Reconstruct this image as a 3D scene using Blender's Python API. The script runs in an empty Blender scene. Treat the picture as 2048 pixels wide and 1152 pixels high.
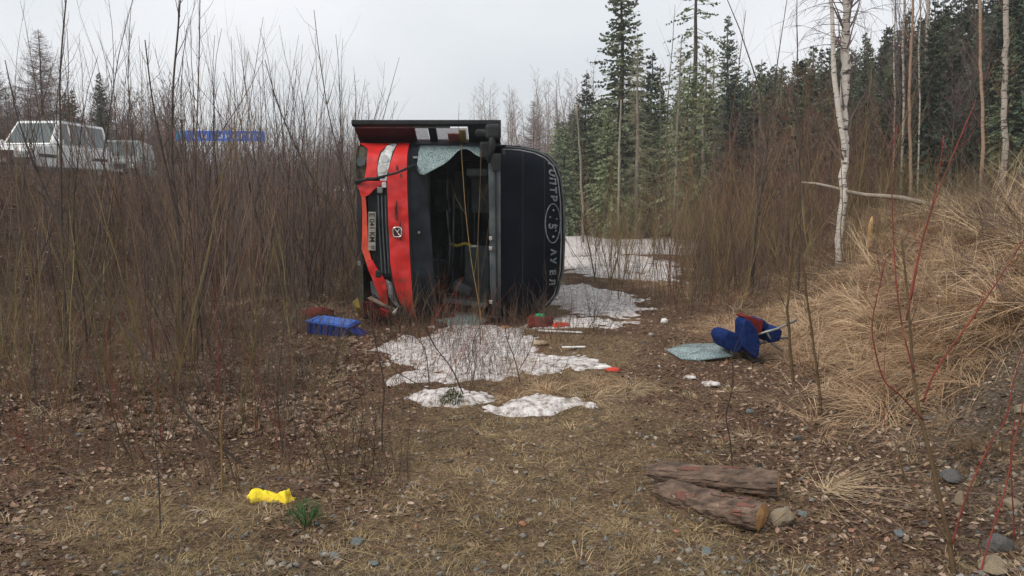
import bpy, bmesh, math, random
import numpy as np
from mathutils import Vector, Matrix

R = math.radians
random.seed(7)
rng = np.random.default_rng(7)
S = bpy.context.scene
COL = S.collection

# ------------------------------------------------------------------ camera
F_PX = 1600.0
EYE = 1.65
PITCH = math.atan(176 / F_PX)
cam_d = bpy.data.cameras.new('camera')
cam = bpy.data.objects.new('camera', cam_d)
COL.objects.link(cam)
cam.location = (0, 0, EYE)
cam.rotation_euler = (math.pi / 2 - PITCH, 0, 0)
cam_d.sensor_width = 36
cam_d.lens = 36 * F_PX / 2048
cam_d.clip_end = 2000
cam_d.clip_start = 0.05
S.camera = cam

# ------------------------------------------------------------------ light
world = bpy.data.worlds.new('World')
S.world = world
world.use_nodes = True
nt = world.node_tree
nt.nodes.clear()
out = nt.nodes.new('ShaderNodeOutputWorld')
bg = nt.nodes.new('ShaderNodeBackground')
sky = nt.nodes.new('ShaderNodeTexSky')
sky.sky_type = 'NISHITA'
sky.sun_disc = False
sky.sun_elevation = R(38)
sky.sun_rotation = R(-60)
sky.dust_density = 3
bg2 = nt.nodes.new('ShaderNodeBackground')
tc = nt.nodes.new('ShaderNodeTexCoord')
mp = nt.nodes.new('ShaderNodeMapping')
mp.inputs['Scale'].default_value = (1.0, 1.0, 1.6)
nz = nt.nodes.new('ShaderNodeTexNoise')
nz.inputs['Scale'].default_value = 2.2
nz.inputs['Detail'].default_value = 5
nz.inputs['Roughness'].default_value = 0.45
rp = nt.nodes.new('ShaderNodeValToRGB')
rp.color_ramp.elements[0].position = 0.36
rp.color_ramp.elements[0].color = (0.475, 0.508, 0.538, 1)
rp.color_ramp.elements[1].position = 0.62
rp.color_ramp.elements[1].color = (0.62, 0.63, 0.65, 1)
nt.links.new(tc.outputs['Generated'], mp.inputs['Vector'])
nt.links.new(mp.outputs[0], nz.inputs['Vector'])
nt.links.new(nz.outputs['Fac'], rp.inputs[0])
# overcast: a grey cloud deck over a faint share of the clear sky
nt.links.new(sky.outputs[0], bg.inputs['Color'])
bg.inputs['Strength'].default_value = 0.006
nt.links.new(rp.outputs[0], bg2.inputs['Color'])
bg2.inputs['Strength'].default_value = 0.96
ad = nt.nodes.new('ShaderNodeAddShader')
nt.links.new(bg.outputs[0], ad.inputs[0])
nt.links.new(bg2.outputs[0], ad.inputs[1])
nt.links.new(ad.outputs[0], out.inputs['Surface'])

sun_d = bpy.data.lights.new('sun', 'SUN')
sun_d.energy = 1.5
sun_d.angle = R(22)
sun_d.color = (1, 0.93, 0.83)
sun = bpy.data.objects.new('sun', sun_d)
COL.objects.link(sun)
sdir = Vector((-0.62, -0.45, 0.75)).normalized()
sun.rotation_euler = sdir.to_track_quat('Z', 'Y').to_euler()
sun.location = (-10, -10, 30)

S.view_settings.view_transform = 'Standard'
S.view_settings.look = 'None'
S.view_settings.exposure = 0.72
S.view_settings.gamma = 1.0
S.view_settings.use_curve_mapping = False
S.render.engine = 'CYCLES'
S.cycles.max_bounces = 6
S.cycles.diffuse_bounces = 3
S.cycles.transparent_max_bounces = 12
S.cycles.use_denoising = True
S.cycles.denoiser = 'OPENIMAGEDENOISE'
S.cycles.denoising_input_passes = 'RGB_ALBEDO_NORMAL'
S.cycles.denoising_prefilter = 'NONE'

# ------------------------------------------------------------------ noise and terrain
def _hash(ix, iy, seed):
    n = (ix.astype(np.int64) * 374761393 + iy.astype(np.int64) * 668265263 + seed * 974634777) & 0x7fffffff
    n = ((n ^ (n >> 13)) * 1274126177) & 0x7fffffff
    n = n ^ (n >> 16)
    return (n & 0xffff) / 65535.0

def vnoise(x, y, seed=0):
    x = np.asarray(x, float); y = np.asarray(y, float)
    ix = np.floor(x); iy = np.floor(y)
    fx = x - ix; fy = y - iy
    fx = fx * fx * (3 - 2 * fx); fy = fy * fy * (3 - 2 * fy)
    a = _hash(ix, iy, seed); b = _hash(ix + 1, iy, seed)
    c = _hash(ix, iy + 1, seed); d = _hash(ix + 1, iy + 1, seed)
    return (a + (b - a) * fx) * (1 - fy) + (c + (d - c) * fx) * fy

def fbm(x, y, seed=0, oct=4):
    v = 0; a = 0.5; f = 1.0; t = 0
    for o in range(oct):
        v = v + a * vnoise(np.asarray(x) * f, np.asarray(y) * f, seed + o * 17)
        t += a; a *= 0.5; f *= 2.03
    return v / t

def sm(t):
    t = np.clip(t, 0, 1)
    return t * t * (3 - 2 * t)

TY = [-50, 0, 4, 9, 14, 25, 40, 90]
TX = [1.7, 1.75, 2.05, 3.0, 4.2, 8.5, 14, 34]

def toe(y):
    return np.interp(y, TY, TX)

def H(x, y, fine=True):
    x = np.asarray(x, float); y = np.asarray(y, float)
    h = 2.25 * sm((-x - 7.0) / 4.5)
    h = h + 0.0 * x
    t = toe(y)
    h = h + 1.45 * sm((x - t) / 2.8) * (0.85 + 0.3 * fbm(x * 0.5, y * 0.5, 5))
    h = h + 0.05 * np.clip(x - t - 2.5, 0, 60)
    if fine:
        d = np.hypot(x, y)
        near = np.clip(1 - (d - 14) / 10, 0.0, 1)
        bank = sm((x - t + 0.4) / 1.2)
        h = h + 0.16 * (fbm(x * 0.55, y * 0.55, 11) - 0.5)
        h = h + near * (0.05 + 0.07 * bank) * (fbm(x * 3.1, y * 3.1, 21) - 0.5)
        h = h + near * (0.018 + 0.03 * bank) * (fbm(x * 14, y * 14, 31, 3) - 0.5)
    return h

def h1(x, y):
    return float(H(np.array([x]), np.array([y]))[0])

CM = cam.rotation_euler.to_matrix()
def ray(px, py):
    v = Vector(((px - 1024) / F_PX, -(py - 576) / F_PX, -1))
    return (CM @ v)

def ground(px, py):
    """point of the terrain seen along a direction of the survey photograph"""
    d = ray(px, py)
    ts = np.concatenate([np.arange(1.5, 20, 0.02), np.arange(20, 120, 0.2)])
    X = d.x * ts; Y = d.y * ts; Z = EYE + d.z * ts
    below = np.nonzero(Z < H(X, Y))[0]
    i = below[0] if len(below) else -1
    return Vector((X[i], Y[i], float(H(X[i:i + 1] if i >= 0 else X[-1:], Y[i:i + 1] if i >= 0 else Y[-1:])[0])))

def at(px, py, depth):
    d = ray(px, py)
    t = depth / d.y
    return Vector((d.x * t, depth, EYE + d.z * t))

# ------------------------------------------------------------------ object helpers
def tag(o, label=None, cat=None, group=None, kind=None):
    if label: o['label'] = label
    if cat: o['category'] = cat
    if group: o['group'] = group
    if kind: o['kind'] = kind
    return o

def empty(name, loc, label, cat, group=None, rot=(0, 0, 0)):
    o = bpy.data.objects.new(name, None)
    o.empty_display_size = 0.1
    o.location = loc; o.rotation_euler = rot
    COL.objects.link(o)
    return tag(o, label, cat, group)

class Acc:
    def __init__(s):
        s.v = []; s.f = []
    def tube(s, pts, rad, n=3, cap=False):
        pts = [Vector(p) for p in pts]
        b0 = len(s.v)
        prev = None
        for i, p in enumerate(pts):
            if i == 0: t = pts[1] - p
            elif i == len(pts) - 1: t = p - pts[i - 1]
            else: t = pts[i + 1] - pts[i - 1]
            if t.length < 1e-9: t = Vector((0, 0, 1))
            t.normalize()
            a = Vector((1, 0, 0)) if abs(t.x) < 0.8 else Vector((0, 1, 0))
            if prev is None: u = t.cross(a).normalized()
            else:
                u = prev - t * prev.dot(t)
                u = u.normalized() if u.length > 1e-6 else t.cross(a).normalized()
            prev = u
            w = t.cross(u)
            r = rad[i] if hasattr(rad, '__len__') else rad
            for k in range(n):
                an = 2 * math.pi * k / n
                q = p + u * (math.cos(an) * r) + w * (math.sin(an) * r)
                s.v.append((q.x, q.y, q.z))
        for i in range(len(pts) - 1):
            for k in range(n):
                a = b0 + i * n + k; b = b0 + i * n + (k + 1) % n
                s.f.append((a, b, b + n, a + n))
        if cap:
            s.f.append(tuple(b0 + k for k in reversed(range(n))))
            e = b0 + (len(pts) - 1) * n
            s.f.append(tuple(e + k for k in range(n)))
    def poly(s, pts):
        b = len(s.v)
        s.v += [tuple(p) for p in pts]
        s.f.append(tuple(range(b, b + len(pts))))
    def box(s, c, d, m=None, bev=0):
        x, y, z = d[0] / 2, d[1] / 2, d[2] / 2
        b = len(s.v)
        for sx, sy, sz in ((-1,-1,-1),(1,-1,-1),(1,1,-1),(-1,1,-1),(-1,-1,1),(1,-1,1),(1,1,1),(-1,1,1)):
            p = Vector((sx * x, sy * y, sz * z))
            if m is not None: p = m @ p
            s.v.append((p.x + c[0], p.y + c[1], p.z + c[2]))
        for f in ((0,3,2,1),(4,5,6,7),(0,1,5,4),(1,2,6,5),(2,3,7,6),(3,0,4,7)):
            s.f.append(tuple(b + i for i in f))
    def mesh(s, name, m=None, smooth=False):
        me = bpy.data.meshes.new(name)
        me.from_pydata(s.v, [], s.f)
        if m: me.materials.append(m)
        if smooth: me.polygons.foreach_set('use_smooth', [True] * len(me.polygons))
        me.update()
        return me
    def build(s, name, m=None, parent=None, smooth=False, bevel=0):
        o = bpy.data.objects.new(name, s.mesh(name, m, smooth))
        COL.objects.link(o)
        if parent: o.parent = parent
        if bevel:
            b = o.modifiers.new('bevel', 'BEVEL'); b.width = bevel; b.segments = 2
            b.limit_method = 'ANGLE'
        return o

def boxo(name, c, d, m, parent=None, bevel=0, rot=None):
    a = Acc(); a.box(c, d, rot)
    return a.build(name, m, parent, bevel=bevel)

def tubeo(name, pts, rad, m, parent=None, n=8, smooth=True):
    a = Acc(); a.tube(pts, rad, n, True)
    return a.build(name, m, parent, smooth=smooth)

def copy_tree(root):
    r = root.copy(); COL.objects.link(r)
    for ch in root.children:
        c = ch.copy(); COL.objects.link(c); c.parent = r
        for g in ch.children:
            d = g.copy(); COL.objects.link(d); d.parent = c
    return r

def gridmesh(name, X, Y, Z, m, smooth=True, mask=None):
    ny, nx = X.shape
    co = np.stack([X, Y, Z], -1).reshape(-1, 3)
    i = np.arange(ny * nx).reshape(ny, nx)
    q = np.stack([i[:-1, :-1], i[:-1, 1:], i[1:, 1:], i[1:, :-1]], -1)
    if mask is not None:
        mm = mask[:-1, :-1] | mask[:-1, 1:] | mask[1:, 1:] | mask[1:, :-1]
        q = q[mm]
        used = np.unique(q)
        remap = np.full(ny * nx, -1); remap[used] = np.arange(len(used))
        co = co[used]; q = remap[q]
    q = q.reshape(-1, 4)
    me = bpy.data.meshes.new(name)
    me.vertices.add(len(co)); me.vertices.foreach_set('co', co.ravel().astype(np.float32))
    me.loops.add(q.size); me.loops.foreach_set('vertex_index', q.ravel().astype(np.int32))
    me.polygons.add(len(q))
    me.polygons.foreach_set('loop_start', (np.arange(len(q)) * 4).astype(np.int32))
    me.polygons.foreach_set('loop_total', np.full(len(q), 4, np.int32))
    if smooth: me.polygons.foreach_set('use_smooth', np.ones(len(q), bool))
    me.update(calc_edges=True)
    if m: me.materials.append(m)
    return me

# ------------------------------------------------------------------ materials
def mat(name, c1, c2=None, rough=0.8, scale=8, bump=0.0, spec=0.3, metal=0.0, c3=None, bscale=None, coords='Object', stretch=(1, 1, 1), coat=0.0, detail=4):
    m = bpy.data.materials.new(name); m.use_nodes = True
    t = m.node_tree; b = t.nodes['Principled BSDF']
    b.inputs['Roughness'].default_value = rough
    b.inputs['Specular IOR Level'].default_value = spec
    b.inputs['Metallic'].default_value = metal
    b.inputs['Coat Weight'].default_value = coat
    b.inputs['Coat Roughness'].default_value = 0.15
    tc = t.nodes.new('ShaderNodeTexCoord')
    mp = t.nodes.new('ShaderNodeMapping'); mp.inputs['Scale'].default_value = stretch
    t.links.new(tc.outputs[coords], mp.inputs['Vector'])
    if c2 is None:
        c2 = tuple(v * 0.8 for v in c1)
    n = t.nodes.new('ShaderNodeTexNoise'); n.inputs['Scale'].default_value = scale
    n.inputs['Detail'].default_value = detail
    t.links.new(mp.outputs[0], n.inputs['Vector'])
    r = t.nodes.new('ShaderNodeValToRGB')
    r.color_ramp.elements[0].position = 0.35; r.color_ramp.elements[0].color = (*c1, 1)
    r.color_ramp.elements[1].position = 0.65; r.color_ramp.elements[1].color = (*c2, 1)
    if c3 is not None:
        e = r.color_ramp.elements.new(0.74); e.color = (*c3, 1)
    t.links.new(n.outputs['Fac'], r.inputs[0])
    t.links.new(r.outputs[0], b.inputs['Base Color'])
    if bump:
        n2 = t.nodes.new('ShaderNodeTexNoise'); n2.inputs['Scale'].default_value = bscale or scale * 3
        n2.inputs['Detail'].default_value = 4
        t.links.new(mp.outputs[0], n2.inputs['Vector'])
        bm = t.nodes.new('ShaderNodeBump'); bm.inputs['Strength'].default_value = bump
        bm.inputs['Distance'].default_value = 0.02
        t.links.new(n2.outputs['Fac'], bm.inputs['Height'])
        t.links.new(bm.outputs[0], b.inputs['Normal'])
    return m

def randmat(name, cols, rough=0.85, spec=0.15, noise=0.0, trans=0.0):
    """colour differs from instance to instance"""
    m = bpy.data.materials.new(name); m.use_nodes = True
    t = m.node_tree; b = t.nodes['Principled BSDF']
    b.inputs['Roughness'].default_value = rough
    b.inputs['Specular IOR Level'].default_value = spec
    oi = t.nodes.new('ShaderNodeObjectInfo')
    r = t.nodes.new('ShaderNodeValToRGB'); r.color_ramp.interpolation = 'LINEAR'
    els = r.color_ramp.elements
    while len(els) < len(cols): els.new(0.5)
    for i, c in enumerate(cols):
        els[i].position = i / (len(cols) - 1); els[i].color = (*c, 1)
    t.links.new(oi.outputs['Random'], r.inputs[0])
    src = r.outputs[0]
    if noise:
        tc = t.nodes.new('ShaderNodeTexCoord')
        n = t.nodes.new('ShaderNodeTexNoise'); n.inputs['Scale'].default_value = noise
        t.links.new(tc.outputs['Object'], n.inputs['Vector'])
        mr = t.nodes.new('ShaderNodeMapRange')
        mr.inputs['From Min'].default_value = 0.3; mr.inputs['From Max'].default_value = 0.7
        mr.inputs['To Min'].default_value = 0.6; mr.inputs['To Max'].default_value = 1.35
        t.links.new(n.outputs['Fac'], mr.inputs['Value'])
        vm = t.nodes.new('ShaderNodeVectorMath'); vm.operation = 'SCALE'
        t.links.new(src, vm.inputs[0]); t.links.new(mr.outputs[0], vm.inputs['Scale'])
        src = vm.outputs[0]
    t.links.new(src, b.inputs['Base Color'])
    return m

def ground_mat():
    m = bpy.data.materials.new('ground_soil'); m.use_nodes = True
    t = m.node_tree; b = t.nodes['Principled BSDF']
    b.inputs['Roughness'].default_value = 0.95; b.inputs['Specular IOR Level'].default_value = 0.1
    at_ = t.nodes.new('ShaderNodeVertexColor'); at_.layer_name = 'zone'
    sp = t.nodes.new('ShaderNodeSeparateColor'); t.links.new(at_.outputs[0], sp.inputs[0])
    tc = t.nodes.new('ShaderNodeTexCoord')
    def noise(s, d=5, ro=0.6):
        n = t.nodes.new('ShaderNodeTexNoise'); n.inputs['Scale'].default_value = s
        n.inputs['Detail'].default_value = d; n.inputs['Roughness'].default_value = ro
        t.links.new(tc.outputs['Object'], n.inputs['Vector']); return n
    def ramp(src, stops):
        r = t.nodes.new('ShaderNodeValToRGB')
        e = r.color_ramp.elements
        while len(e) < len(stops): e.new(0.5)
        for i, (p, c) in enumerate(stops): e[i].position = p; e[i].color = (*c, 1)
        t.links.new(src, r.inputs[0]); return r.outputs[0]
    def mix(f, a, b_):
        x = t.nodes.new('ShaderNodeMix'); x.data_type = 'RGBA'
        if isinstance(f, float): x.inputs[0].default_value = f
        else: t.links.new(f, x.inputs[0])
        t.links.new(a, x.inputs[6]); t.links.new(b_, x.inputs[7]); return x.outputs[2]
    n1 = noise(9); n2 = noise(45, 6, 0.7); n3 = noise(1.4)
    litter = ramp(n2.outputs['Fac'], [(0.3, (0.030, 0.019, 0.014)), (0.5, (0.14, 0.085, 0.056)), (0.7, (0.31, 0.205, 0.14))])
    path = ramp(n2.outputs['Fac'], [(0.3, (0.072, 0.050, 0.031)), (0.5, (0.215, 0.150, 0.090)), (0.72, (0.40, 0.30, 0.195))])
    straw = ramp(n2.outputs['Fac'], [(0.3, (0.09, 0.055, 0.035)), (0.5, (0.26, 0.165, 0.105)), (0.72, (0.46, 0.32, 0.215))])
    grav = ramp(n2.outputs['Fac'], [(0.3, (0.045, 0.036, 0.028)), (0.5, (0.15, 0.118, 0.088)), (0.72, (0.32, 0.27, 0.21))])
    c = mix(sp.outputs[0], litter, path)
    c = mix(sp.outputs[1], c, straw)
    c = mix(sp.outputs[2], c, grav)
    v = t.nodes.new('ShaderNodeTexVoronoi'); v.inputs['Scale'].default_value = 60
    t.links.new(tc.outputs['Object'], v.inputs['Vector'])
    sv = t.nodes.new('ShaderNodeSeparateColor'); t.links.new(v.outputs['Color'], sv.inputs[0])
    spk = ramp(sv.outputs[0], [(0.0, (0.5, 0.5, 0.5)), (0.75, (0.95, 0.95, 0.95)), (0.93, (1.2, 1.15, 1.1)), (1.0, (2.1, 1.9, 1.75))])
    mu = t.nodes.new('ShaderNodeMix'); mu.data_type = 'RGBA'; mu.blend_type = 'MULTIPLY'; mu.inputs[0].default_value = 0.85
    t.links.new(c, mu.inputs[6]); t.links.new(spk, mu.inputs[7])
    big = ramp(n3.outputs['Fac'], [(0.35, (0.72, 0.70, 0.68)), (0.65, (1.15, 1.12, 1.1))])
    mu2 = t.nodes.new('ShaderNodeMix'); mu2.data_type = 'RGBA'; mu2.blend_type = 'MULTIPLY'; mu2.inputs[0].default_value = 1.0
    t.links.new(mu.outputs[2], mu2.inputs[6]); t.links.new(big, mu2.inputs[7])
    t.links.new(mu2.outputs[2], b.inputs['Base Color'])
    bm = t.nodes.new('ShaderNodeBump'); bm.inputs['Strength'].default_value = 1.0; bm.inputs['Distance'].default_value = 0.03
    t.links.new(n2.outputs['Fac'], bm.inputs['Height']); t.links.new(bm.outputs[0], b.inputs['Normal'])
    return m

def snow_mat():
    m = bpy.data.materials.new('old_snow'); m.use_nodes = True
    t = m.node_tree; b = t.nodes['Principled BSDF']
    b.inputs['Roughness'].default_value = 0.7; b.inputs['Specular IOR Level'].default_value = 0.25
    tc = t.nodes.new('ShaderNodeTexCoord')
    n = t.nodes.new('ShaderNodeTexNoise'); n.inputs['Scale'].default_value = 16; n.inputs['Detail'].default_value = 8; n.inputs['Roughness'].default_value = 0.75
    t.links.new(tc.outputs['Object'], n.inputs['Vector'])
    r = t.nodes.new('ShaderNodeValToRGB')
    e = r.color_ramp.elements
    e[0].position = 0.38; e[0].color = (0.16, 0.12, 0.095, 1)
    e[1].position = 0.50; e[1].color = (0.52, 0.475, 0.455, 1)
    x = e.new(0.62); x.color = (0.74, 0.715, 0.71, 1)
    t.links.new(n.outputs['Fac'], r.inputs[0]); t.links.new(r.outputs[0], b.inputs['Base Color'])
    bm = t.nodes.new('ShaderNodeBump'); bm.inputs['Strength'].default_value = 0.6; bm.inputs['Distance'].default_value = 0.02
    t.links.new(n.outputs['Fac'], bm.inputs['Height']); t.links.new(bm.outputs[0], b.inputs['Normal'])
    return m

def birch_mat(name, white=(0.62, 0.58, 0.53), dark=(0.05, 0.04, 0.035), lo=0.40):
    m = bpy.data.materials.new(name); m.use_nodes = True
    t = m.node_tree; b = t.nodes['Principled BSDF']
    b.inputs['Roughness'].default_value = 0.8; b.inputs['Specular IOR Level'].default_value = 0.2
    tc = t.nodes.new('ShaderNodeTexCoord')
    mp = t.nodes.new('ShaderNodeMapping'); mp.inputs['Scale'].default_value = (2.5, 2.5, 11)
    t.links.new(tc.outputs['Object'], mp.inputs['Vector'])
    n = t.nodes.new('ShaderNodeTexNoise'); n.inputs['Scale'].default_value = 1.6; n.inputs['Detail'].default_value = 6; n.inputs['Roughness'].default_value = 0.7
    t.links.new(mp.outputs[0], n.inputs['Vector'])
    r = t.nodes.new('ShaderNodeValToRGB'); e = r.color_ramp.elements
    e[0].position = lo; e[0].color = (*dark, 1)
    e[1].position = lo + 0.06; e[1].color = (*white, 1)
    x = e.new(0.7); x.color = (white[0] * 0.75, white[1] * 0.68, white[2] * 0.6, 1)
    t.links.new(n.outputs['Fac'], r.inputs[0]); t.links.new(r.outputs[0], b.inputs['Base Color'])
    return m

def cracked_glass_mat():
    m = bpy.data.materials.new('cracked_glass'); m.use_nodes = True
    t = m.node_tree; b = t.nodes['Principled BSDF']
    b.inputs['Roughness'].default_value = 0.25; b.inputs['Specular IOR Level'].default_value = 0.5
    tc = t.nodes.new('ShaderNodeTexCoord')
    v = t.nodes.new('ShaderNodeTexVoronoi'); v.feature = 'DISTANCE_TO_EDGE'; v.inputs['Scale'].default_value = 30
    wn = t.nodes.new('ShaderNodeTexNoise'); wn.inputs['Scale'].default_value = 9; wn.inputs['Detail'].default_value = 5
    t.links.new(tc.outputs['Object'], wn.inputs['Vector'])
    wm = t.nodes.new('ShaderNodeVectorMath'); wm.operation = 'MULTIPLY_ADD'; wm.inputs[1].default_value = (.35, .35, .35)
    t.links.new(wn.outputs['Color'], wm.inputs[0]); t.links.new(tc.outputs['Object'], wm.inputs[2]); t.links.new(wm.outputs[0], v.inputs['Vector'])
    n = t.nodes.new('ShaderNodeTexNoise'); n.inputs['Scale'].default_value = 12; n.inputs['Detail'].default_value = 6
    t.links.new(tc.outputs['Object'], n.inputs['Vector'])
    r = t.nodes.new('ShaderNodeValToRGB'); e = r.color_ramp.elements
    e[0].position = 0.0; e[0].color = (1, 1, 1, 1); e[1].position = 0.09; e[1].color = (0, 0, 0, 1)
    t.links.new(v.outputs['Distance'], r.inputs[0])
    c = t.nodes.new('ShaderNodeMix'); c.data_type = 'RGBA'
    c.inputs[6].default_value = (0.17, 0.24, 0.25, 1); c.inputs[7].default_value = (0.40, 0.50, 0.49, 1)
    t.links.new(r.outputs[0], c.inputs[0]); t.links.new(c.outputs[2], b.inputs['Base Color'])
    a = t.nodes.new('ShaderNodeMath'); a.operation = 'ADD'; a.use_clamp = True
    n2 = t.nodes.new('ShaderNodeMapRange'); n2.inputs['From Min'].default_value = 0.35; n2.inputs['From Max'].default_value = 0.65
    n2.inputs['To Min'].default_value = 0.35; n2.inputs['To Max'].default_value = 0.8
    t.links.new(n.outputs['Fac'], n2.inputs['Value'])
    t.links.new(n2.outputs[0], a.inputs[0]); t.links.new(r.outputs[0], a.inputs[1])
    t.links.new(a.outputs[0], b.inputs['Alpha'])
    return m

M = {}
M['ground'] = ground_mat()
M['snow'] = snow_mat()
M['red'] = mat('red_paint', (0.66, 0.026, 0.022), (0.52, 0.020, 0.018), 0.45, 9, 0.15, 0.35, coat=0.15, c3=(0.20, 0.055, 0.04), bscale=5, detail=10)
M['orange'] = mat('orange_red_plastic', (0.72, 0.10, 0.05), (0.55, 0.06, 0.035), 0.5, 6)
M['darkred'] = mat('maroon_panel', (0.055, 0.010, 0.016), (0.09, 0.014, 0.02), 0.5, 5)
M['black'] = mat('black_plastic', (0.012, 0.014, 0.016), (0.025, 0.026, 0.028), 0.6, 7, 0.1, 0.25)
M['blackgloss'] = mat('black_glass_paint', (0.004, 0.006, 0.009), (0.007, 0.009, 0.012), 0.22, 2, 0, 0.35)
M['capglass'] = mat('tinted_cap_glass', (0.002, 0.004, 0.008), (0.005, 0.008, 0.012), 0.38, 2.5, 0, 0.06)
M['greyband'] = mat('smoky_band_glass', (0.022, 0.028, 0.036), (0.006, 0.008, 0.010), 0.4, 4, 0, 0.12)
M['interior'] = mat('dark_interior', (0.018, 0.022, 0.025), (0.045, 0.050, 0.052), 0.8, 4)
M['slate'] = mat('slate_trim', (0.12, 0.15, 0.15), (0.06, 0.075, 0.075), 0.7, 4)
M['greytrim'] = mat('grey_trim', (0.09, 0.105, 0.11), (0.05, 0.06, 0.065), 0.6, 5, 0.2)
M['chrome'] = mat('chrome', (0.75, 0.72, 0.66), (0.6, 0.58, 0.54), 0.2, 6, 0, 0.5, 0.8)
M['lampwhite'] = mat('headlamp_reflector', (0.70, 0.72, 0.70), (0.32, 0.36, 0.36), 0.25, 14, 0.6, 0.6, 0.15, c3=(0.62, 0.30, 0.2))
M['mud'] = mat('mud_and_bent_metal', (0.10, 0.085, 0.06), (0.05, 0.05, 0.035), 0.85, 18, 0.6, c3=(0.28, 0.06, 0.04))
M['rubber'] = mat('rubber', (0.015, 0.015, 0.015), (0.025, 0.024, 0.022), 0.85, 20, 0.3)
M['steel'] = mat('grey_steel', (0.30, 0.31, 0.31), (0.18, 0.18, 0.17), 0.45, 9, 0, 0.5, 0.5)
M['lettering'] = mat('grey_lettering', (0.22, 0.25, 0.27), (0.06, 0.08, 0.09), 0.6, 30)
M['plate'] = mat('plate_white', (0.36, 0.34, 0.29), (0.22, 0.20, 0.16), 0.5, 20)
M['plateink'] = mat('plate_black', (0.02, 0.02, 0.02), rough=0.5)
M['glass'] = cracked_glass_mat()
M['seatblue'] = mat('blue_velour', (0.008, 0.028, 0.13), (0.006, 0.016, 0.075), 0.9, 25, 0.4, 0.1)
M['seatred'] = mat('red_velour', (0.17, 0.022, 0.020), (0.10, 0.015, 0.016), 0.9, 25, 0.4, 0.1)
M['crate'] = mat('blue_plastic', (0.008, 0.038, 0.24), (0.006, 0.025, 0.15), 0.4, 6, 0, 0.4)
M['crate_lit'] = mat('lit_blue_plastic', (0.02, 0.13, 0.55), (0.015, 0.08, 0.36), 0.35, 6, 0, 0.4)  # brighter copy of the crate blue: light on lid and rim painted in
M['yellow'] = mat('yellow_plastic_film', (0.86, 0.72, 0.035), (0.78, 0.58, 0.02), 0.55, 14, 0.4, 0.3, c3=(0.75, 0.38, 0.03))
M['yellowrail'] = mat('yellow_rail', (0.42, 0.33, 0.02), (0.25, 0.19, 0.02), 0.5, 8)
M['redcloth'] = mat('red_cloth', (0.16, 0.018, 0.016), (0.08, 0.012, 0.012), 0.85, 10, 0.8)
M['orangecloth'] = mat('bright_red_cloth', (0.62, 0.07, 0.035), (0.48, 0.045, 0.03), 0.8, 10, 0.8)
M['green'] = mat('green_plastic', (0.01, 0.38, 0.17), (0.01, 0.26, 0.12), 0.45, 10)
M['white'] = mat('white_plastic', (0.80, 0.78, 0.75), (0.62, 0.60, 0.58), 0.6, 10, 0.3)
M['carwhite'] = mat('white_car_paint', (0.82, 0.83, 0.83), (0.72, 0.72, 0.72), 0.35, 4, 0, 0.5, coat=0.4)
M['cargrey'] = mat('grey_green_car_paint', (0.24, 0.27, 0.26), (0.16, 0.185, 0.18), 0.4, 4, 0, 0.5, coat=0.3)
M['cardark'] = mat('dark_cladding', (0.025, 0.027, 0.03), (0.045, 0.042, 0.04), 0.7, 8)
M['carglass'] = mat('car_glass', (0.06, 0.085, 0.09), (0.10, 0.13, 0.135), 0.12, 1, 0, 0.8)
M['signblue'] = mat('sign_blue', (0.05, 0.20, 0.70), (0.06, 0.14, 0.55), 0.5, 5)
M['signcyan'] = mat('sign_cyan', (0.02, 0.32, 0.52), (0.03, 0.2, 0.4), 0.5, 5)
M['signwhite'] = mat('sign_white', (0.62, 0.68, 0.72), (0.5, 0.5, 0.55), 0.5, 5)
M['asphalt'] = mat('asphalt', (0.05, 0.05, 0.052), (0.07, 0.068, 0.065), 0.9, 12)
M['bark'] = mat('conifer_bark', (0.10, 0.075, 0.06), (0.055, 0.042, 0.035), 0.9, 6, 0.4, stretch=(1, 1, 0.3))
M['palebark'] = mat('pale_grey_bark', (0.30, 0.26, 0.21), (0.20, 0.165, 0.13), 0.9, 6, 0.2, stretch=(1, 1, 0.3))
M['birch'] = birch_mat('birch_bark')
M['birch2'] = birch_mat('birch_bark_dull', (0.42, 0.38, 0.33), (0.07, 0.055, 0.045), 0.43)
M['tanstem'] = birch_mat('tan_birch_bark', (0.33, 0.23, 0.165), (0.16, 0.10, 0.07), 0.40)
M['logbark'] = mat('pine_log_bark', (0.065, 0.045, 0.034), (0.20, 0.138, 0.102), 0.95, 15, 1.0, c3=(0.34, 0.27, 0.215), stretch=(.5, 1.2, 1.6), bscale=34, detail=9)
M['logflake'] = mat('red_bark_flake', (0.22, 0.085, 0.06), (0.12, 0.075, 0.06), 0.9, 20, 0.8, c3=(0.36, 0.27, 0.23))
M['cut'] = mat('cut_wood', (0.52, 0.30, 0.13), (0.30, 0.15, 0.06), 0.8, 12, 0.3)
M['palewood'] = mat('weathered_wood', (0.34, 0.27, 0.20), (0.24, 0.18, 0.13), 0.85, 9, 0.3)
M['freshwood'] = mat('splintered_wood', (0.58, 0.36, 0.17), (0.48, 0.28, 0.12), 0.8, 9, 0.3)
M['needles'] = randmat('spruce_needles', [(0.09, 0.129, 0.088), (0.131, 0.165, 0.104), (0.162, 0.181, 0.104)], noise=1.3)
M['needles_light'] = randmat('light_spruce_needles', [(0.178, 0.223, 0.137), (0.241, 0.275, 0.143)], noise=1.0)
M['needles_olive'] = randmat('olive_needles', [(0.115, 0.135, 0.070), (0.165, 0.18, 0.092)], noise=1.0)
M['needles_grey'] = randmat('lichen_grey_twigs', [(0.238, 0.238, 0.156), (0.308, 0.294, 0.195)], noise=1.2)
M['needles_dark'] = randmat('dark_spruce_needles', [(0.039, 0.058, 0.042), (0.062, 0.078, 0.054), (0.088, 0.1, 0.059)], noise=1.3)
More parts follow.
